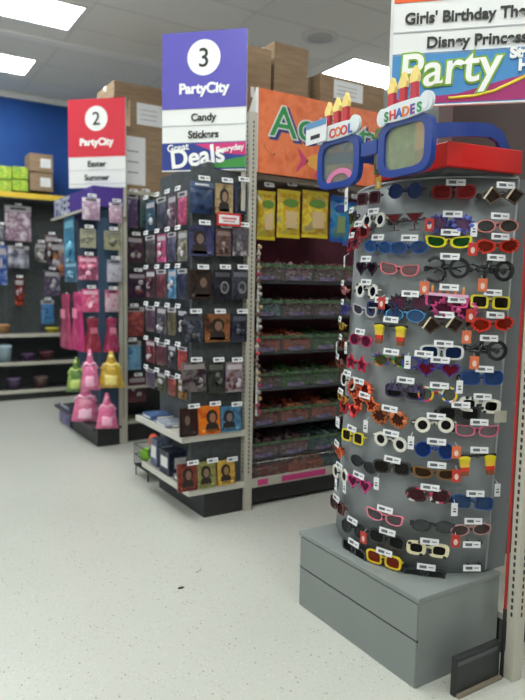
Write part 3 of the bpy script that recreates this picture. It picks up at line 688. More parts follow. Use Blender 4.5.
# ================================================================= AISLE SIGNS (set at 45 degrees on the corner posts)
W45 = R(-45)
def aisle_sign(corner, w, z0, z1, col, num, name1, lines, label, banner=None, mount=True, topf=.35, lf=.12):
    """corner = near lower right corner of the sign in plan"""
    c, s = math.cos(W45), math.sin(W45)
    base = (corner[0]-c*w/2, corner[1]-s*w/2, z0)
    H = z1-z0
    t = thing('aisle_sign', label, 'sign', base, W45, 'aisle number signs')
    MB().box(-w/2, w/2, 0, .012, 0, H).build('backing_panel', WHITE, t)
    top = H*topf
    MB().box(-w/2, w/2, -.003, 0, top, H).build('colour_field', mat('sign_'+name1, col, .4), t)
    if num:
        cz = top+(H-top)*.66; r = w*.195
        MB().prism(ell(0, cz, r, r, 36), -.005, -.003).build('number_disc', mat('disc_white', (.9, .9, .88)), t)
        text(num, 'number', w*.29, INK, t, 0, -.006, cz-w*.1, offset=.001)
        text('PartyCity', 'shop_name', w*.155, mat('disc_white', (.9, .9, .88)), t, 0, -.005, top+(H-top)*.20, offset=.0035)
    q = MB()
    for k, ln in enumerate(lines):
        lh = H*(lf[k] if isinstance(lf, tuple) else lf); zc = top-(lh*(k+1) if not isinstance(lf, tuple) else H*sum(lf[:k+1]))
        q.box(-w/2, w/2, -.003, -.001, zc, zc+.004)
        text(ln, 'category_text', w*(.13 if banner is None else .115) if num else w*.093, INK, t, 0, -.004, zc+lh*.28, 'CENTER', offset=.0016)
    q.build('divider_line', mat('sign_line', (.45, .46, .5)), t)
    if banner: banner(t, w, H*.2)
    if mount: MB().box(w/2-.03, w/2-.005, .012, .03, -.25, H).build('mounting_pole', CREAM, t)
    return t
def deals(t, w, h):
    NV = mat('banner_navy', srgb(40, 60, 140)); PKM = mat('banner_pink', srgb(205, 50, 120)); GM = mat('banner_green', srgb(60, 140, 60)); WM = mat('disc_white', (.9, .9, .88))
    MB().box(-w/2, w/2, -.003, 0, 0, h).build('banner_field', NV, t)
    flat([(-w*.1, h*.95), (w*.5, h*.98), (w*.5, h*.5), (w*.15, h*.62)], -.003, 0, None, .002).build('pink_swoosh', PKM, t)
    flat([(w*.5, 0.01), (w*.02, .01), (w*.22, h*.32), (w*.5, h*.45)], -.004, 0, None, .002).build('green_swoosh', GM, t)
    text('Great', 'small_word', w*.11, WM, t, -w*.3, -.007, h*.72, offset=.001, rot=-R(6))
    text('Deals', 'big_word', w*.29, WM, t, -w*.06, -.0075, h*.18, offset=.004, rot=-R(6))
    text('Everyday', 'small_word', w*.09, WM, t, w*.32, -.007, h*.66, offset=.001, rot=-R(6))
    MB().box(-w/2, w/2, -.004, .013, -.006, 0).build('bottom_edge', WHITE, t)
aisle_sign((2.005, 3.44), .54, 2.165, 2.985, srgb(92, 84, 178), '3', 'violet', ['Candy', 'Stickers'], 'violet aisle 3 sign lettered Candy and Stickers', deals, topf=.45, lf=.125)
aisle_sign((1.985, 5.48), .545, 2.30, 3.06, srgb(212, 42, 62), '2', 'red', ['Easter', 'Summer'], 'red aisle 2 sign above the princess goods', lf=.155)
# near sign
def party(t, w, h):
    BL = mat('banner_sky', srgb(70, 140, 200)); MG = mat('banner_magenta', srgb(165, 40, 110)); YG = mat('banner_lime', srgb(130, 175, 50)); WM = mat('disc_white', (.9, .9, .88))
    YL = mat('banner_yellow', srgb(235, 215, 70)); h = h*1.02
    MB().box(-w/2, w/2, -.003, 0, 0, h).build('banner_field', BL, t)
    flat([(w*.5, 0.004), (-w*.5, .004), (-w*.5, h*.12), (-w*.1, h*.18), (w*.2, h*.42), (w*.5, h*.62)], -.003, 0, None, .001).build('magenta_swoosh', MG, t)
    text('Party', 'lettering_outline', w*.29, YG, t, -w*.46, -.006, h*.33, 'LEFT', offset=.009, rot=-R(3), shear=.1)
    text('Party', 'lettering', w*.29, WM, t, -w*.46, -.008, h*.33, 'LEFT', offset=.002, rot=-R(3), shear=.1)
    b = MB(); b.tube([(-w*.15, -.004, h*.1), (0, -.004, h*.12), (w*.12, -.004, h*.2), (w*.3, -.004, h*.45)], .006, n=5); b.build('yellow_ribbon', YL, t)
    text('Starts', 'small_word', w*.088, WM, t, w*.20, -.010, h*.80, 'LEFT', offset=.003)
    text('Here', 'small_word', w*.088, WM, t, w*.25, -.010, h*.56, 'LEFT', offset=.003)
    MB().box(-w/2, w/2, -.004, .013, -.006, 0).build('bottom_edge', WHITE, t)
# left edge at px 391 on the 45 degree plane
s4w = .612; c45 = math.cos(W45); s45 = math.sin(W45)
p4 = Vector((1.775, 1.928, 0))
t4 = aisle_sign((p4.x+c45*s4w, p4.y+s45*s4w), s4w, 2.160, 3.102, srgb(235, 95, 40), None, 'orange', ["Girls' Birthday Themes", 'Disney Princess'], 'orange and white aisle sign nearest the camera, top right', party, mount=False, topf=.405, lf=(.118, .09))
MB().box(-s4w/2-.012, -s4w/2, -.004, .05, 0, .875).build('side_edge', mat('sign_side', (.7, .7, .7), .3), t4)

# ================================================================= NEAR RIGHT: plinth and sunglasses board
ZB = .345
PL = art('silver_grey_laminate', [(.22, .24, .235), (.235, .255, .25)], 3, .42)
t = thing('display_plinth', 'low silver grey two-panel plinth under the sunglasses board', 'plinth', (1.66, 1.56, 0))
MB().box(.004, .445, .004, .74, 0, ZB-.02).build('carcass', PL, t)
MB().box(-.006, .445, -.0, .745, ZB-.02, ZB).build('top_panel', PL, t, bevel=.003)
MB().box(-.004, .006, .006, .735, .183, ZB-.024).build('drawer_front', PL, t, bevel=.003)
MB().box(-.004, .006, .006, .735, .0, .176).build('lower_front', PL, t, bevel=.003)
MB().box(0, .005, .004, .74, .174, .185).build('seam_gap', BLACK, t)
t = thing('kick_box', 'short black kick plate on the floor beside the plinth', 'kick plate', (1.865, 1.49, 0))
MB().box(-.12, .12, -.036, -.012, 0, .145).build('plate', BLACK, t, bevel=.003)
MB().box(-.115, .10, -.04, -.036, .118, .132).build('top_groove', DGREY, t)
MB().box(-.115, .12, -.05, -.036, 0, .012).build('dirty_base_strip', mat('dirty_vinyl', (.22, .18, .13), .8), t)
t = thing('near_gondola', 'nearest gondola with brown grey panel behind the sunglasses board', 'shelving', (2.115, 1.5, 0))
MB().box(.0, 1.6, .42, .5, 0, 2.3).build('back_panel', mat('brown_grey_panel', srgb(92, 76, 74), .7), t)
MB().box(.0, 1.6, .06, .42, 0, .15).build('kick_plate', BLACK, t)
MB().box(.0, 1.6, .02, .42, .15, .175).build('base_deck', CREAM, t)
# curved board
PLAN = [(1.84, 2.27), (1.775, 2.15), (1.745, 2.02), (1.745, 1.90), (1.775, 1.80), (1.83, 1.72), (1.90, 1.665), (1.975, 1.62), (2.05, 1.59)]
LEAN = .047; BT = 1.875
def cr(pts, t):
    n = len(pts)-1; f = min(max(t, 0), .99999)*n; i = int(f); u = f-i
    P = [Vector((*pts[max(0, min(n, i+k))], 0)) for k in (-1, 0, 1, 2)]
    return .5*((2*P[1])+(-P[0]+P[2])*u+(2*P[0]-5*P[1]+4*P[2]-P[3])*u*u+(-P[0]+3*P[1]-3*P[2]+P[3])*u**3)
def bpos(s, z): p = cr(PLAN, s); return Vector((p.x+LEAN*(z-ZB), p.y, z))
def bnorm(s):
    d = cr(PLAN, min(1, s+.02))-cr(PLAN, max(0, s-.02)); d.normalize(); return Vector((d.y, -d.x, 0)), d
def bhit(px, py):
    def at(s):
        z = 1.0
        for _ in range(25):
            y = proj(bpos(s, z))[1]; z += (y-py)*.0035
        return z, proj(bpos(s, z))[0]
    lo, hi = 0., 1.
    for _ in range(22):
        m_ = (lo+hi)/2; z, x = at(m_)
        if x < px: lo = m_
        else: hi = m_
    s = (lo+hi)/2; return s, at(s)[0]
def brz(s): n, d = bnorm(s); return math.atan2(d.y, d.x)
BM = art('grey_board_laminate', [(.25, .275, .285), (.27, .295, .305)], 4, .5)
board = thing('sunglasses_board', 'tall curved grey display board covered with novelty sunglasses', 'display board', (1.9, 1.8, ZB))
off = Vector((1.9, 1.8, ZB))
b = MB(); n = 40; nz = 6; v = []; f = []
for side in (0, 1):
    for j in range(nz+1):
        for i in range(n+1):
            s = i/n; nn, _ = bnorm(s); p = bpos(s, ZB+.002+(BT-ZB)*j/nz)-nn*(.012*side); v.append(p-off)
st = (n+1)*(nz+1)
for j in range(nz):
    for i in range(n):
        a = j*(n+1)+i; f.append((a, a+1, a+n+2, a+n+1)); a += st; f.append((a, a+n+1, a+n+2, a+1))
for i in range(n): f.append((i, i+st, i+1+st, i+1)); a = nz*(n+1)+i; f.append((a, a+1, a+1+st, a+st))
b.add(v, f, 0, True); b.build('curved_panel', BM, board)
b = MB(); b.tube([bpos(i/30, BT+.002)-off for i in range(31)], .005, n=6); b.build('top_trim', mat('pale_trim', (.45, .48, .5), .35), board)
b = MB(); a0 = bpos(1, 0); nn, dd = bnorm(1)
v = []
for z in (ZB+.002, BT):
    p = bpos(1, z)-off; v += [p, p+Vector((.115, .0, 0)), p+Vector((.115, .018, 0)), p+Vector((0, .018, 0))]
b.add(v, [(0, 1, 5, 4), (1, 2, 6, 5), (2, 3, 7, 6), (3, 0, 4, 7), (4, 5, 6, 7), (0, 3, 2, 1)]); b.build('side_return', mat('return_grey', (.13, .14, .15), .5), board)
b = MB(); b.tube([bpos(1, ZB+.01)-off, bpos(1, BT)-off], .005, n=6); b.build('right_edge_trim', mat('pale_trim', (.45, .48, .5), .35), board)

# ---- eyewear generator
def lens_outline(shape, side, cx, a, b_, n=24):
    if shape == 'round': return ell(cx, 0, b_*1.02, b_*1.02, n)
    if shape == 'oval': return ell(cx, 0, a, b_*.8, n)
    if shape == 'square': return ell(cx, 0, a*.95, b_*.85, n, 5)
    if shape == 'way': return [(x+side*.06*z, z+.12*a*(z > 0)) for x, z in ell(cx, 0, a, b_*.85, n, 3.2)]
    if shape == 'cat':
        o = []
        for x, z in ell(cx, 0, a, b_*.72, n, 2.3):
            u = max(0, side*(x-cx)/a); o.append((x+side*.12*a*u, z+.55*b_*u*u*(1 if z > -.3*b_ else .3)))
        return o
    if shape == 'diamond': return ell(cx, 0, a*1.15, b_*1.15, n, 1.0, R(8)*side)
    if shape == 'flame':
        o = []
        for k in range(n):
            t_ = -2*PI*k/n; r = 1+(.28*(k % 2) if side*math.cos(t_) > .1 else 0); o.append((cx+a*r*math.cos(t_), b_*.8*r*math.sin(t_)+.2*b_*max(0, side*math.cos(t_))))
        return o
    if shape == 'star':
        return [(cx+a*1.15*(1 if k % 2 == 0 else .55)*math.cos(PI/2-2*PI*k/10), b_*1.25*(1 if k % 2 == 0 else .55)*math.sin(PI/2-2*PI*k/10)) for k in range(10)]
    if shape == 'heart':
        o = []
        for k in range(n):
            t_ = -2*PI*k/n; o.append((cx+a*math.sin(t_)**3*-1*-1, b_*(13*math.cos(t_)-5*math.cos(2*t_)-2*math.cos(3*t_)-math.cos(4*t_))/15))
        return o
    if shape == 'spiky': return [(cx+a*(1.25 if k % 2 else .95)*math.cos(-2*PI*k/n), b_*(1.35 if k % 2 else .9)*math.sin(-2*PI*k/n)) for k in range(n)]
    if shape == 'martini': return [(cx-a, b_), (cx+a, b_), (cx+.12*a, -.2*b_), (cx-.12*a, -.2*b_)]
    if shape == 'four': return [(cx-a, -b_*.35), (cx-a*.9, -.0*b_), (cx+a*.75, b_*1.1), (cx+a*1.1, b_*1.1), (cx+a*.95, -.3*b_)]
def scale_out(pts, k):
    cx = sum(p[0] for p in pts)/len(pts); cz = sum(p[1] for p in pts)/len(pts)
    return [(cx+(x-cx)*k, cz+(z-cz)*k) for x, z in pts]
def eyewear(pos, rz, rx, w, shape, fc, lc, label, thick=.78, extra=None, h=None, tint=.35):
    t = thing('sunglasses', label, 'sunglasses', pos, rz, 'novelty sunglasses on the curved board')
    t.rotation_euler = (rx, 0, rz)
    a = w*.225; b_ = (h or w*.36)/2; cxs = w*.26
    fm = art('spotted_frame', fc, 60, .3, 3, kind='v') if isinstance(fc, list) else mat('frame_plastic', fc, .22, spec=.6)
    lm = glass('tinted_lens', lc, tint)
    fr = MB()
    for sd in (-1, 1):
        if shape == 'number3' or shape == 'number4': pass
        o_ = lens_outline(shape if shape not in ('num30', 'num40') else ('round' if sd > 0 else 'four'), sd, sd*cxs, a, b_)
        if shape in ('num30', 'num40') and sd > 0:
            fr.ring(ell(cxs*.95, 0, b_*.98, b_*1.0, 24), ell(cxs*.95, 0, b_*.66, b_*.68, 24), -.01, 0)
            if shape == 'num40': fr.ball((cxs*.95, -.005, 0), b_*.3, .005, b_*.3)
            continue
        if shape == 'num40':
            fr.tube([(-cxs*1.5, -.004, -b_*.15), (-cxs*.2, -.004, b_*.95)], .006, n=6); fr.tube([(-cxs*1.5, -.004, -b_*.15), (cxs*.1, -.004, -b_*.25)], .006, n=6); fr.tube([(-cxs*.35, -.004, b_*.8), (-cxs*.75, -.004, -b_*1.0)], .0065, n=6)
            continue
        if shape == 'num30' and sd < 0:
            pts = [(-cxs+b_*.9*math.cos(t_)*.8, 0, b_*.55+b_*.55*math.sin(t_)) for t_ in [R(d) for d in range(160, -91, -25)]]+[(-cxs+b_*.95*math.cos(t_)*.9, 0, -b_*.55+b_*.6*math.sin(t_)) for t_ in [R(d) for d in range(80, -161, -24)]]
            fr.tube(pts, .0078, n=6); continue
        if shape == 'popsicle':
            x = sd*cxs*.92; ww = a*.72
            fr.prism([(x-ww, -b_*2.6), (x-ww, -b_*1.4), (x+ww, -b_*1.4), (x+ww, -b_*2.6)][::-1], -.006, 0, 1) ; continue
        fr.ring(o_, scale_out(o_, thick), -.006, 0)
    if shape != 'popsicle':
        fr.tube([(-cxs+a*.8, -.003, b_*.25), (0, -.004, b_*.42), (cxs-a*.8, -.003, b_*.25)], .0032, n=6)
    if shape == 'popsicle':
        fr = MB(); fr.box(-w*.46, w*.46, -.004, .002, b_*.1, b_*.5)
        fr.build('frame', mat('frame_plastic', (.02, .02, .02), .22, spec=.6), t)
        for sd in (-1, 1):
            x = sd*w*.3; ww = w*.115; L_ = []
            q = MB()
            for k, (z0, z1) in enumerate([(b_*.05, -b_*.65), (-b_*.65, -b_*1.35), (-b_*1.35, -b_*2.0), (-b_*2.0, -b_*2.7)]):
                tp = 1-.09*k; q.prism([(x-ww*tp, z1), (x-ww*tp, z0), (x+ww*tp, z0), (x+ww*tp, z1)], -.012, .0, k)
            q.prism(ell(x, b_*.0, ww*1.15, b_*.32, 14), -.016, .002, 0)
            q.build('popsicle', [mat('popsicle_yellow', D(225, 205, 40), .3), mat('popsicle_gold', D(230, 190, 60), .3), mat('popsicle_red', D(205, 50, 30), .3), mat('popsicle_brown', D(130, 75, 40), .5)], t)
        return t
    fr.build('frame', fm, t)
    for sd in (-1, 1):
        if shape in ('num30', 'num40'): continue
        o_ = lens_outline(shape if shape not in ('num30', 'num40') else 'round', sd, sd*cxs, a, b_)
        MB().prism(scale_out(o_, thick+.02), -.0035, -.002).build('lens', lm, t)
        if shape == 'martini':
            MB().box(sd*cxs-.002, sd*cxs+.002, -.005, -.001, -b_*1.1, -b_*.2).box(sd*cxs-a*.6, sd*cxs+a*.6, -.006, 0, -b_*1.2, -b_*1.08).build('stem', fm, t)
    for sd in (-1, 1):      # temples folded behind the front
        MB().tube([(sd*w*.48, -.002, b_*.3), (sd*w*.485, .012, b_*.28), (sd*w*.3, .016+.004*sd, b_*.15), (-sd*w*.2, .016+.004*sd, -b_*.05), (-sd*w*.3, .016+.004*sd, -b_*.35)], .003, n=5).build('temple', fm, t)
    if extra == 'candles':
        for k in range(5):
            x = (k-2)*w*.17; MB().box(x-.004, x+.004, -.008, -.002, b_*.75, b_*1.5).box(x-.003, x+.003, -.008, -.002, b_*1.5, b_*1.75, 1).build('candle', [mat('candle_orange', D(235, 130, 70)), mat('candle_flame', D(240, 200, 90))], t)
        MB().box(-w*.46, w*.46, -.01, -.004, b_*.45, b_*.8).build('icing', mat('icing', D(225, 175, 205)), t)
    if extra == 'petals':
        rr = random.Random(label); b = MB()
        for k in range(12):
            sd = -1 if k % 2 else 1; a_ = rr.uniform(0, 2*PI); b = MB(); b.ball((sd*cxs+a*.85*math.cos(a_), -.008, b_*.85*math.sin(a_)), .011, .005, .009, k % 2, 6, 4)
            b.build('petal', [mat('petal', tuple(min(1, c*1.2+.04) for c in (fc if not isinstance(fc, list) else fc[0]))), mat('petal_dark', tuple(c*.5 for c in (fc if not isinstance(fc, list) else fc[0])))], t)
    if extra == 'feathers':
        rr = random.Random(label); b = MB()
        for k in range(26):
            x = rr.uniform(-w*.45, w*.45); b.prism([(x-.005, b_*.1), (x+.005, b_*.1), (x+rr.uniform(-.02, .02), b_*.9+rr.random()*b_)], -.007-.0001*k, -.005-.0001*k, k % 2)
        b.build('feathers', [mat('feather', fc if not isinstance(fc, list) else fc[0]), mat('feather_bright', tuple(min(1, c*2+.03) for c in (fc if not isinstance(fc, list) else fc[0])))], t)
    if extra == 'spots':
        rr = random.Random(label); b = MB()
        for k in range(6):
            sd = -1 if k % 2 else 1; a_ = rr.uniform(0, 2*PI); b = MB(); b.ball((sd*cxs+a*.93*math.cos(a_), -.005, b_*.93*math.sin(a_)), .009, .004, .007, 0, 7, 4)
            b.build('black_patch', BLACK, t)
    if extra == 'edges':
        for sd in (-1, 1): MB().prism([(sd*cxs-a*.9, -b_*.3), (sd*cxs-a*.75, -b_*.45), (sd*cxs+a*.1, b_*.95), (sd*cxs-a*.05, b_*1.05)], -.009, -.006).build('cream_edge', mat('cream_edge', D(215, 205, 180)), t)
    return t
# px, py, shape, frame, lens, short name, extra, height factor
K = (.015, .015, .017); Wt = D(225, 222, 212)
G = [
 (376, 199, 'square', D(95, 55, 50), D(120, 70, 60), 'brown square', None),
 (410, 192, 'round', D(25, 40, 90), D(50, 80, 150), 'navy round', None),
 (453, 194, 'way', D(110, 25, 30), D(190, 60, 60), 'dark red', None),
 (498, 197, 'diamond', D(85, 70, 62), D(90, 70, 60), 'brown diamond-shaped', 'edges'),
 (361, 218, 'round', K, D(150, 150, 120), 'black round ring', None),
 (381, 221, 'round', Wt, D(60, 60, 60), 'white black-spotted', 'spots'),
 (409, 222, 'martini', D(70, 45, 50), D(170, 60, 70), 'cocktail-glass shaped', None),
 (450, 225, 'spiky', D(70, 80, 165), D(170, 130, 170), 'violet blue spiky', 'petals'),
 (493, 227, 'oval', D(225, 140, 130), D(120, 120, 120), 'salmon pink', None),
 (361, 244, 'star', D(170, 45, 55), D(60, 70, 130), 'red and blue star', None),
 (385, 247, 'oval', D(60, 110, 185), D(90, 140, 200), 'light blue oval', None),
 (413, 248, 'oval', D(50, 95, 165), D(90, 130, 190), 'rimmed blue oval', None),
 (448, 243, 'cat', D(225, 210, 40), D(60, 130, 70), 'yellow-browed green', None),
 (493, 247, 'flame', D(205, 50, 30), D(190, 60, 40), 'upper red flame', None),
 (374, 268, 'heart', D(60, 40, 45), D(60, 40, 40), 'dark brown heart', None),
 (404, 270, 'cat', D(235, 120, 130), D(190, 160, 165), 'coral pink cat-eye', None),
 (447, 269, 'num30', K, D(150, 155, 160), 'black number 30', None),
 (489, 270, 'num40', K, D(150, 155, 160), 'upper black number 40', None),
 (352, 290, 'oval', D(200, 120, 120), D(190, 160, 160), 'small salmon oval', None),
 (374, 291, 'round', Wt, D(30, 30, 30), 'white panda', 'spots'),
 (413, 303, 'spiky', D(45, 42, 55), D(150, 90, 120), 'black and pink spiky', None),
 (446, 300, 'square', D(215, 70, 140), D(150, 70, 110), 'pink birthday-cake', 'candles'),
 (486, 302, 'square', D(225, 205, 60), D(60, 50, 30), 'yellow square', None),
 (352, 309, 'star', D(60, 70, 150), D(170, 60, 60), 'blue and red star', None),
 (409, 315, 'oval', D(80, 150, 205), D(100, 150, 200), 'sky blue oval', None),
 (388, 309, 'way', D(40, 50, 100), D(40, 50, 90), 'navy wayfarer-style', None),
 (442, 324, 'diamond', D(75, 60, 55), D(85, 65, 55), 'dark brown diamond', 'edges'),
 (488, 324, 'flame', D(210, 45, 30), D(200, 60, 30), 'lower red flame', None),
 (349, 326, 'cat', D(195, 160, 50), D(120, 80, 50), 'mustard cat-eye', None),
 (396, 327, 'popsicle', K, K, 'upper ice-pop', None),
 (368, 340, 'oval', D(195, 55, 95), D(150, 60, 90), 'crimson oval', None),
 (441, 352, 'way', D(205, 205, 205), D(40, 70, 130), 'silver-framed blue', None),
 (482, 349, 'num40', K, D(120, 120, 120), 'lower black number 40', None),
 (364, 363, 'star', D(200, 50, 75), D(170, 60, 90), 'rose red star', None),
 (396, 360, 'flame', [D(150, 60, 50), D(60, 150, 70), D(190, 140, 40), D(50, 70, 140)], D(120, 120, 70), 'rainbow patterned', None),
 (438, 368, 'heart', D(70, 45, 120), D(170, 40, 70), 'purple heart-lens', None),
 (478, 377, 'way', D(40, 80, 150), D(80, 120, 185), 'clear blue', None),
 (345, 363, 'oval', D(130, 70, 50), D(90, 50, 40), 'rust brown oval', None),
 (367, 389, 'spiky', D(225, 90, 40), D(160, 50, 30), 'orange flower', 'petals'),
 (408, 391, 'way', D(40, 28, 60), D(30, 25, 40), 'purple feathered', 'feathers'),
 (437, 393, 'round', [D(220, 60, 70), D(60, 160, 90), D(235, 225, 220), D(70, 90, 190), D(230, 200, 60)], D(160, 160, 150), 'confetti-spotted', None),
 (476, 404, 'way', Wt, D(25, 25, 28), 'white goggle-style', 'spots'),
 (357, 408, 'heart', D(205, 30, 40), D(160, 30, 40), 'bright red heart', 'petals'),
 (394, 416, 'spiky', D(185, 95, 30), D(130, 60, 30), 'amber turkey-brown', 'petals'),
 (434, 423, 'round', D(230, 225, 210), D(35, 35, 38), 'large white round', None),
 (473, 429, 'cat', D(230, 110, 140), D(180, 170, 175), 'thin pink cat-eye', None),
 (360, 436, 'square', D(225, 205, 40), D(60, 50, 30), 'small yellow square', None),
 (395, 440, 'round', Wt, D(60, 55, 60), 'white round', None),
 (434, 448, 'round', D(40, 80, 165), D(50, 90, 170), 'royal blue round', None),
 (346, 450, 'round', D(215, 90, 45), D(90, 40, 30), 'orange round', None),
 (473, 455, 'popsicle', K, K, 'lower ice-pop', None),
 (370, 463, 'oval', K, D(90, 95, 100), 'thin black oval', None),
 (396, 466, 'way', D(40, 34, 32), D(50, 44, 40), 'dark brown', None),
 (434, 471, 'cat', D(120, 80, 35), D(90, 60, 30), 'gold brown cat-eye', None),
 (348, 473, 'round', Wt, D(40, 40, 40), 'small white round', None),
 (366, 482, 'heart', D(200, 45, 125), D(150, 40, 100), 'magenta heart', None),
 (428, 493, 'way', [D(60, 20, 30), D(200, 60, 90), D(220, 215, 220), D(40, 20, 25)], D(120, 60, 70), 'pink leopard-print', None),
 (469, 499, 'square', D(45, 85, 140), D(90, 125, 175), 'pale blue square', None),
 (345, 505, 'way', D(90, 25, 30), D(60, 20, 25), 'dark crimson', None),
 (389, 515, 'cat', D(240, 130, 150), D(150, 140, 150), 'bright pink cat-eye', None),
 (432, 523, 'oval', K, D(130, 135, 140), 'thin black wire oval', None),
 (467, 526, 'oval', D(190, 140, 140), D(140, 120, 120), 'rose silver oval', None),
 (360, 527, 'round', K, D(90, 95, 100), 'black round', None),
 (391, 537, 'way', K, D(40, 42, 45), 'black wraparound', None),
 (427, 546, 'way', D(225, 215, 175), D(25, 25, 25), 'cream goggle-style', 'spots'),
 (361, 549, 'way', D(60, 64, 70), D(40, 42, 48), 'charcoal', None),
 (388, 557, 'way', D(225, 195, 40), D(200, 80, 40), 'yellow with orange lenses', None),
 (424, 571, 'square', D(45, 48, 50), D(80, 85, 88), 'smoky grey square', None),
 (367, 233, 'way', D(165, 50, 55), D(110, 40, 45), 'wine red', None),
 (372, 311, 'cat', D(190, 185, 190), D(120, 115, 130), 'silver white cat-eye', None),
 (350, 344, 'square', D(120, 65, 45), D(80, 50, 40), 'copper square', None),
 (372, 403, 'star', D(225, 105, 40), D(170, 60, 40), 'orange star', None),
 (350, 398, 'cat', D(205, 150, 50), D(120, 70, 40), 'ochre cat-eye', None),
 (356, 381, 'round', Wt, D(40, 40, 45), 'bone white round', None),
 (424, 362, 'oval', D(50, 60, 150), D(180, 180, 200), 'cobalt oval', None),
 (456, 412, 'way', K, D(30, 30, 32), 'plain black', None),
 (453, 309, 'spiky', D(190, 60, 120), D(150, 60, 100), 'plum pink spiky', 'petals')]
thin = {'coral pink cat-eye', 'thin pink cat-eye', 'thin black oval', 'thin black wire oval', 'rose silver oval', 'salmon pink', 'bright pink cat-eye', 'black round ring', 'black number 30', 'upper black number 40', 'lower black number 40', 'crimson oval', 'black round'}
thickf = {'large white round', 'white round', 'orange round', 'small white round', 'white goggle-style', 'cream goggle-style', 'white black-spotted', 'white panda'}
clearb = {'light blue oval', 'rimmed blue oval', 'clear blue', 'pale blue square', 'sky blue oval', 'royal blue round', 'navy round'}
tags = []
for i, (px, py, sh, fc, lc, nm, ex) in enumerate(G):
    s, z = bhit(px, py); nn, dd = bnorm(s); p = bpos(s, z)+nn*.034; rz = brz(s)+random.Random(i).uniform(-.06, .06)
    w = .166 if s > .12 else .14
    th = .86 if nm in thin else (.62 if nm in thickf else .76)
    if nm in clearb: th = .9
    hh = {'popsicle': .05, 'num30': .078, 'num40': .078, 'martini': .06, 'diamond': .062}.get(sh, None)
    if nm in ('large white round', 'white round'): hh = .058
    t = eyewear(p, rz, R(random.Random(i+9).uniform(-4, 4)), w, sh, fc, lc, f'{nm} novelty sunglasses on the curved grey board', th, ex, hh, .3)
    t.rotation_euler.y = R(random.Random(i+5).uniform(-4, 6))
    # peg of the board that carries the bridge
    b = MB(); a_ = bpos(s, z+.004)-off; e = bpos(s, z)-off-dd*.086
    b.tube([e+nn*.010, e+nn*.0101-dd*-.016, e+nn*.0102-dd*-.018, a_+nn*.008, a_+nn*.05, a_+nn*.052+Vector((0, 0, .006))], [.010, .010, .003, .003, .0028, .0028], n=7)
    b.build('peg', [BLACK, BLACK], board)
    zt = z+((hh or w*.36)/2)+.006
    if ex in ('candles', 'feathers'): zt += .012
    if zt < BT-.02: tags.append((s, zt, nm))
for i, (s, zt, nm) in enumerate(tags):
    if i % 9 == 4: continue
    nn, dd = bnorm(s); p = bpos(s, zt)+nn*.045+dd*.004
    o = bpy.data.objects.new('price_tag', price_tag_mesh(.07, .024)); COL.objects.link(o); o.location = p; o.rotation_euler = (R(-8), R(2), brz(s))
    tag(o, f'white price tag above the {nm} sunglasses', 'price tag', 'price tags on the curved board')
for px, py, wh in ((467, 540, 'upper'), (467, 563, 'lower')):      # two bare pegs low on the right
    s, z = bhit(px, py); nn, dd = bnorm(s); p = bpos(s, z)+nn*.045
    o = bpy.data.objects.new('price_tag', price_tag_mesh(.07, .024)); COL.objects.link(o); o.location = p; o.rotation_euler = (R(-8), R(2), brz(s))
    tag(o, f'white price tag on a bare peg low on the board, {wh} of two', 'price tag', 'price tags on the curved board')
    a_ = bpos(s, z)-off; MB().tube([a_, a_+nn*.044], .0028, n=5).build('peg', BLACK, board)
    a_ = bpos(s, z-.008)-off+dd*.05; MB().ball(a_+nn*.008, .011, .011, .009, 0, 8, 6).build('peg', BLACK, board)
# vertical security tags and warning cards hanging from frames
vt = [(346, 348, 1), (357, 348, 1), (412, 361, 1), (414, 440, 1), (375, 425, 1), (349, 422, 2), (456, 385, 1), (490, 486, 1), (384, 481, 1), (344, 484, 1), (451, 505, 1), (347, 200, 3), (493, 414, 4), (356, 262, 1), (470, 231, 1), (355, 486, 1)]
vl = {346: 'far left by the rust brown pair', 357: 'beside the crimson oval pair', 412: 'beside the rainbow patterned pair', 414: 'beside the white round pair', 375: 'above the small yellow pair', 349: 'above the orange round pair', 456: 'beside the confetti-spotted pair', 490: 'below the lower ice-pop pair', 384: 'beside the magenta heart pair', 344: 'below the small white round pair', 451: 'left of the pale blue square pair', 347: 'at the board top under the giant glasses', 493: 'beside the white goggle-style pair', 356: 'above the small salmon pair', 470: 'beside the salmon pink pair', 355: 'left of the magenta heart pair'}
for px, py, k in vt:
    s, z = bhit(max(px, 347), py); nn, dd = bnorm(s); p = bpos(s, z)+nn*.052
    w, h = {1: (.024, .05), 2: (.05, .045), 3: (.075, .10), 4: (.05, .045)}[k]
    t = thing('hang_tag', 'white hang tag '+vl[px], 'tag', p, brz(s), 'hang tags on the curved board')
    MB().box(-w/2, w/2, -.001, .001, -h/2, h/2).build('card', PAPER if k != 4 else mat('beige_card', D(185, 180, 165)), t)
    if k != 4: MB().box(-w*.25, w*.25, -.002, -.001, -h*.2, -h*.1).box(-w*.2, w*.2, -.002, -.001, h*.02, h*.1).build('print', INK, t)
    MB().tube([(0, 0, h/2), (0, .02, h/2+.012)], .001, n=4).build('string', WHITE, t)
oc = [(432, 226, 'red'), (469, 250, 'red'), (478, 285, 'orange'), (427, 288, 'orange'), (467, 315, 'red'), (463, 336, 'orange'), (470, 361, 'orange'), (390, 303, 'red'), (453, 449, 'orange'), (453, 472, 'red'), (452, 536, 'red'), (372, 535, 'red'), (388, 184, 'yellow')]
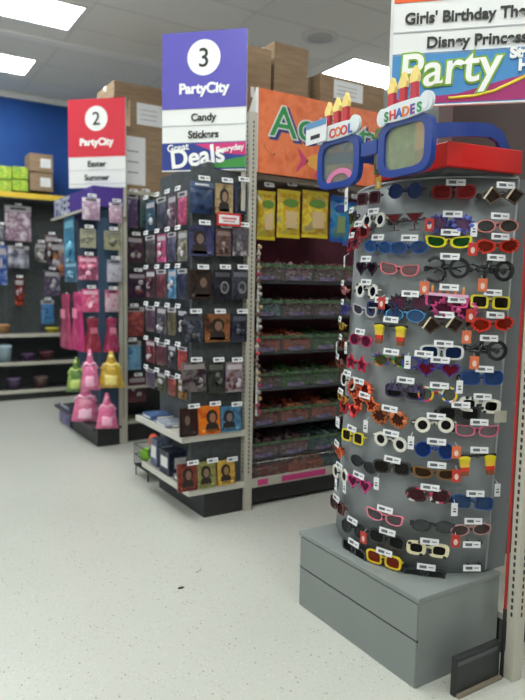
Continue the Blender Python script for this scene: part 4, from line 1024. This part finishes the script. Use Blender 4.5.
for i, (px, py, cn) in enumerate(oc):
    s, z = bhit(px, py); nn, dd = bnorm(s); p = bpos(s, z)+nn*.05
    near = min(G, key=lambda g_: (g_[0]-px)**2+(g_[1]-py)**2)[5]
    side_ = 'left' if [g_ for g_ in G if g_[5] == near][0][0] > px else 'right'
    t = thing('swing_label', f'{cn} swing label hanging to the {side_} of the {near} sunglasses', 'tag', p, brz(s), 'coloured swing labels on the curved board')
    MB().box(-.017, .017, -.001, .001, -.024, .024).build('card', mat('label_'+cn, {'red': D(190, 50, 40), 'orange': D(215, 110, 70), 'yellow': D(220, 180, 70)}[cn], .5), t)
    MB().prism(ell(0, -.004, .008, .012, 12), -.002, -.001).build('face_print', mat('label_pale', D(225, 200, 190)), t)
    MB().tube([(0, 0, .024), (0, .02, .034)], .001, n=4).build('string', WHITE, t)

# ================================================================= giant sunglasses on top
XG = 1.66
BLU = mat('glossy_blue_plastic', srgb(25, 58, 140), .3); RED = mat('glossy_red_plastic', srgb(200, 25, 22), .35)
cL = onx(343, 158, XG); cR = onx(410, 150, XG)
gy = (cL.y+cR.y)/2+.022; gz = (cL.z+cR.z)/2; half = (cL.y-cR.y)/2
gt = thing('giant_sunglasses', 'giant blue birthday sunglasses lettered COOL SHADES atop the board', 'display sunglasses', (XG, gy, gz), NX)
print('giant', half, gz, gy)
lz = {-1: 0, 1: 0}
fr = MB(); lw = half*.61; lh = .083
for sd in (-1, 1):
    o_ = ell(sd*half, 0, lw*1.18, lh*1.22, 32, 4.0); i_ = ell(sd*half, 0, lw*.88, lh*.92, 32, 4.5)
    fr.ring(o_, i_, -.012, .012)
fr.box(-half*.24, half*.24, -.010, .010, .0, .05)
fr.build('frame', BLU, gt)
for sd, c in ((-1, (.55, .62, .60)), (1, (.75, .82, .66))):
    MB().prism(ell(sd*half, 0, lw*.89, lh*.93, 32, 4.5), -.003, .001).build('lens', glass('giant_lens', c, .3, .12), gt)
b = MB(); b.ring(ell(-half+.02, -lh*.95, lw*.7, lh*.62, 32), ell(-half+.02, -lh*.95, lw*.5, lh*.45, 32), -.006, -.0035)
b = MB(); o1 = [(-half+.01+lw*.75*math.cos(R(a)), -lh*.9+lh*.62*math.sin(R(a))) for a in range(0, 181, 12)]; i1 = [(-half+.01+lw*.5*math.cos(R(a)), -lh*.9+lh*.38*math.sin(R(a))) for a in range(180, -1, -12)]
b.prism((o1+i1)[::-1], -.006, -.0035); b.build('pink_arc_sticker', mat('sticker_pink', D(215, 120, 165)), gt)
LC = {'C': D(200, 45, 40), 'O': D(225, 120, 40), 'L': D(60, 90, 170), 'S': D(40, 140, 70), 'H': D(215, 60, 50), 'A': D(90, 60, 150), 'D': D(215, 50, 90), 'E': D(60, 150, 80)}
for sd, wd in ((-1, 'COOL'), (1, 'SHADES')):
    cx = sd*half; zc = .122
    q = MB(); q.prism(ell(cx, zc, .118, .031, 28, 3), -.022, -.010); q.prism(ell(cx+.108, zc+.008, .032, .034, 18), -.0205, -.0085); q.prism(ell(cx-.108, zc-.004, .027, .032, 18), -.0205, -.0085)
    q.build('word_plate', mat('plate_white', D(215, 222, 225), .3), gt)
    n = len(wd); step = (.195 if n == 6 else .15)/n
    for k, ch in enumerate(wd):
        col = [D(200, 45, 40), D(225, 110, 40), D(210, 60, 60), D(60, 90, 170)][k] if n == 4 else [D(40, 140, 70), D(215, 60, 50), D(60, 90, 180), D(225, 120, 40), D(120, 60, 150), D(40, 150, 80)][k]
        text(ch, 'letter', .046 if n == 6 else .05, mat('letter_paint', col, .4), gt, cx+(0 if n == 6 else .032)+(k-(n-1)/2)*step, -.023, zc-.022, offset=.0012, xs=1.05)
    for k in range(3):
        x = cx+(k-1)*.056-.022; hz = .058+.006*k
        cd = MB(); cd.prism([(x-.014, zc-.03), (x-.014, zc+.02+hz), (x+.014, zc+.02+hz), (x+.014, zc-.03)], -.008, .008)
        o = cd.build('candle', mat('candle_red', D(190, 40, 55), .4), gt)
        fl = MB(); z0 = zc+.02+hz; fl.prism([(x-.017, z0), (x-.02, z0+.02), (x+.004, z0+.055), (x+.02, z0+.02), (x+.017, z0)], -.008, .008)
        fl.build('flame', mat('flame_yellow', D(240, 215, 130), .4), o)
# right temple: rises away, hooks down
yR = half+lw*1.18
b = MB(); pts = [(yR-.01, .0, .03), (yR-.01, .08, .045), (yR-.02, .20, .065), (yR-.02, .30, .075), (yR-.02, .355, .06), (yR-.02, .385, .02), (yR-.02, .39, -.03)]
v = []
for k, (x, y, z) in enumerate(pts):
    hw = .024; 
    nrm = Vector((0, -(pts[min(k+1, 6)][2]-pts[max(k-1, 0)][2]), pts[min(k+1, 6)][1]-pts[max(k-1, 0)][1])).normalized()*hw
    for dx in (-.008, .008):
        v += [(x+dx, y-nrm.y, z-nrm.z), (x+dx, y+nrm.y, z+nrm.z)]
f = []
for k in range(6):
    a = k*4; f += [(a, a+1, a+5, a+4), (a+2, a+6, a+7, a+3), (a+1, a+3, a+7, a+5), (a, a+4, a+6, a+2)]
f += [(0, 2, 3, 1), (24, 25, 27, 26)]
b.add(v, f); b.build('temple', BLU, gt)
b = MB(); b.add([(x-2*yR+.03, y, z) for x, y, z in v], f); b.build('temple', BLU, gt)
# red box behind the glasses
pr = bpos(.9, BT)
t = thing('red_header_block', 'red box behind the giant blue sunglasses', 'box', (1.92, 1.62, BT+.012), R(-8))
MB().box(-.16, .19, -.03, .42, .0, .085).build('block', RED, t, bevel=.004)
MB().box(-.14, .17, -.01, .40, -.008, .0).build('foot', DGREY, t)
# green patterned gift box seen through the right lens
p = onx(410, 152, 1.80)
t = thing('gift_box', 'green and brown patterned box seen through the right giant lens', 'box', (1.735, p.y+.03, BT+.025), NX)
MB().box(-.10, .10, -.0, .02, .0, .175).build('box', art('green_brown_gift_print', [D(100, 125, 60), D(140, 150, 90), D(105, 85, 60), D(75, 100, 55)], 28, .5, 2), t)
MB().box(-.085, -.03, -.002, .0, .02, .09).build('label_panel', mat('gift_label', D(150, 135, 150)), t)
# price card at the far left of the giant sunglasses
p, w, h = rect_x(XG-.03, 306, 121, 326, 143)
t = thing('price_card', 'white and blue price card at the left end of the giant sunglasses', 'sign', p, NX)
MB().box(-w/2, w/2, 0, .003, -h/2, h/2).build('card', PAPER, t); MB().box(-w/2, w/2, -.001, 0, h*.22, h/2).build('blue_band', mat('pale_blue_band', D(90, 140, 185)), t)
MB().box(-w*.25, w*.2, -.001, 0, -h*.3, -h*.12).build('print', INK, t)

# floor mark
p = onz(181, 588, 0)
b = MB(); b.tube([(0, 0, 0.0), (0, 0, .003)], [.013, .011], n=12); o = b.build('floor_mark', BLACK); o.location = (p.x, p.y, 0.0005); o.scale = (1.3, .8, 1)
tag(o, 'small black spot stuck on the pale speckled floor', 'floor spot')
p = onz(196, 573, 0)
b = MB(); b.tube([(0, 0, 0.001), (.03, .012, .001), (.05, .04, .001)], .0015, n=4); o = b.build('thread', mat('grey_thread', (.3, .28, .25))); o.location = (p.x, p.y, 0.001)
tag(o, 'short grey thread on the floor near the black spot', 'thread')

# ================================================================= world, camera
w = bpy.data.worlds.new('World'); bpy.context.scene.world = w; w.use_nodes = True
w.node_tree.nodes['Background'].inputs[0].default_value = (.5, .5, .5, 1); w.node_tree.nodes['Background'].inputs[1].default_value = .05
cd = bpy.data.cameras.new('camera'); cam = bpy.data.objects.new('camera', cd); COL.objects.link(cam)
M = Matrix((RT, UP, -FW)).transposed().to_4x4(); M.translation = EYEV; cam.matrix_world = M
cd.sensor_fit = 'HORIZONTAL'; cd.sensor_width = 36; cd.lens = F*36/525; cd.clip_start = .05
cd.dof.use_dof = True; cd.dof.focus_distance = 2.45; cd.dof.aperture_fstop = (cd.lens/1000)/.015
sc = bpy.context.scene; sc.camera = cam
sc.view_settings.view_transform = 'Standard'; sc.view_settings.look = 'None'; sc.view_settings.gamma = 1
sc.view_settings.use_curve_mapping = False; sc.view_settings.exposure = 0.2
for k_, v_ in USED.items():
    if v_ > 1: print('DUP', v_, k_)
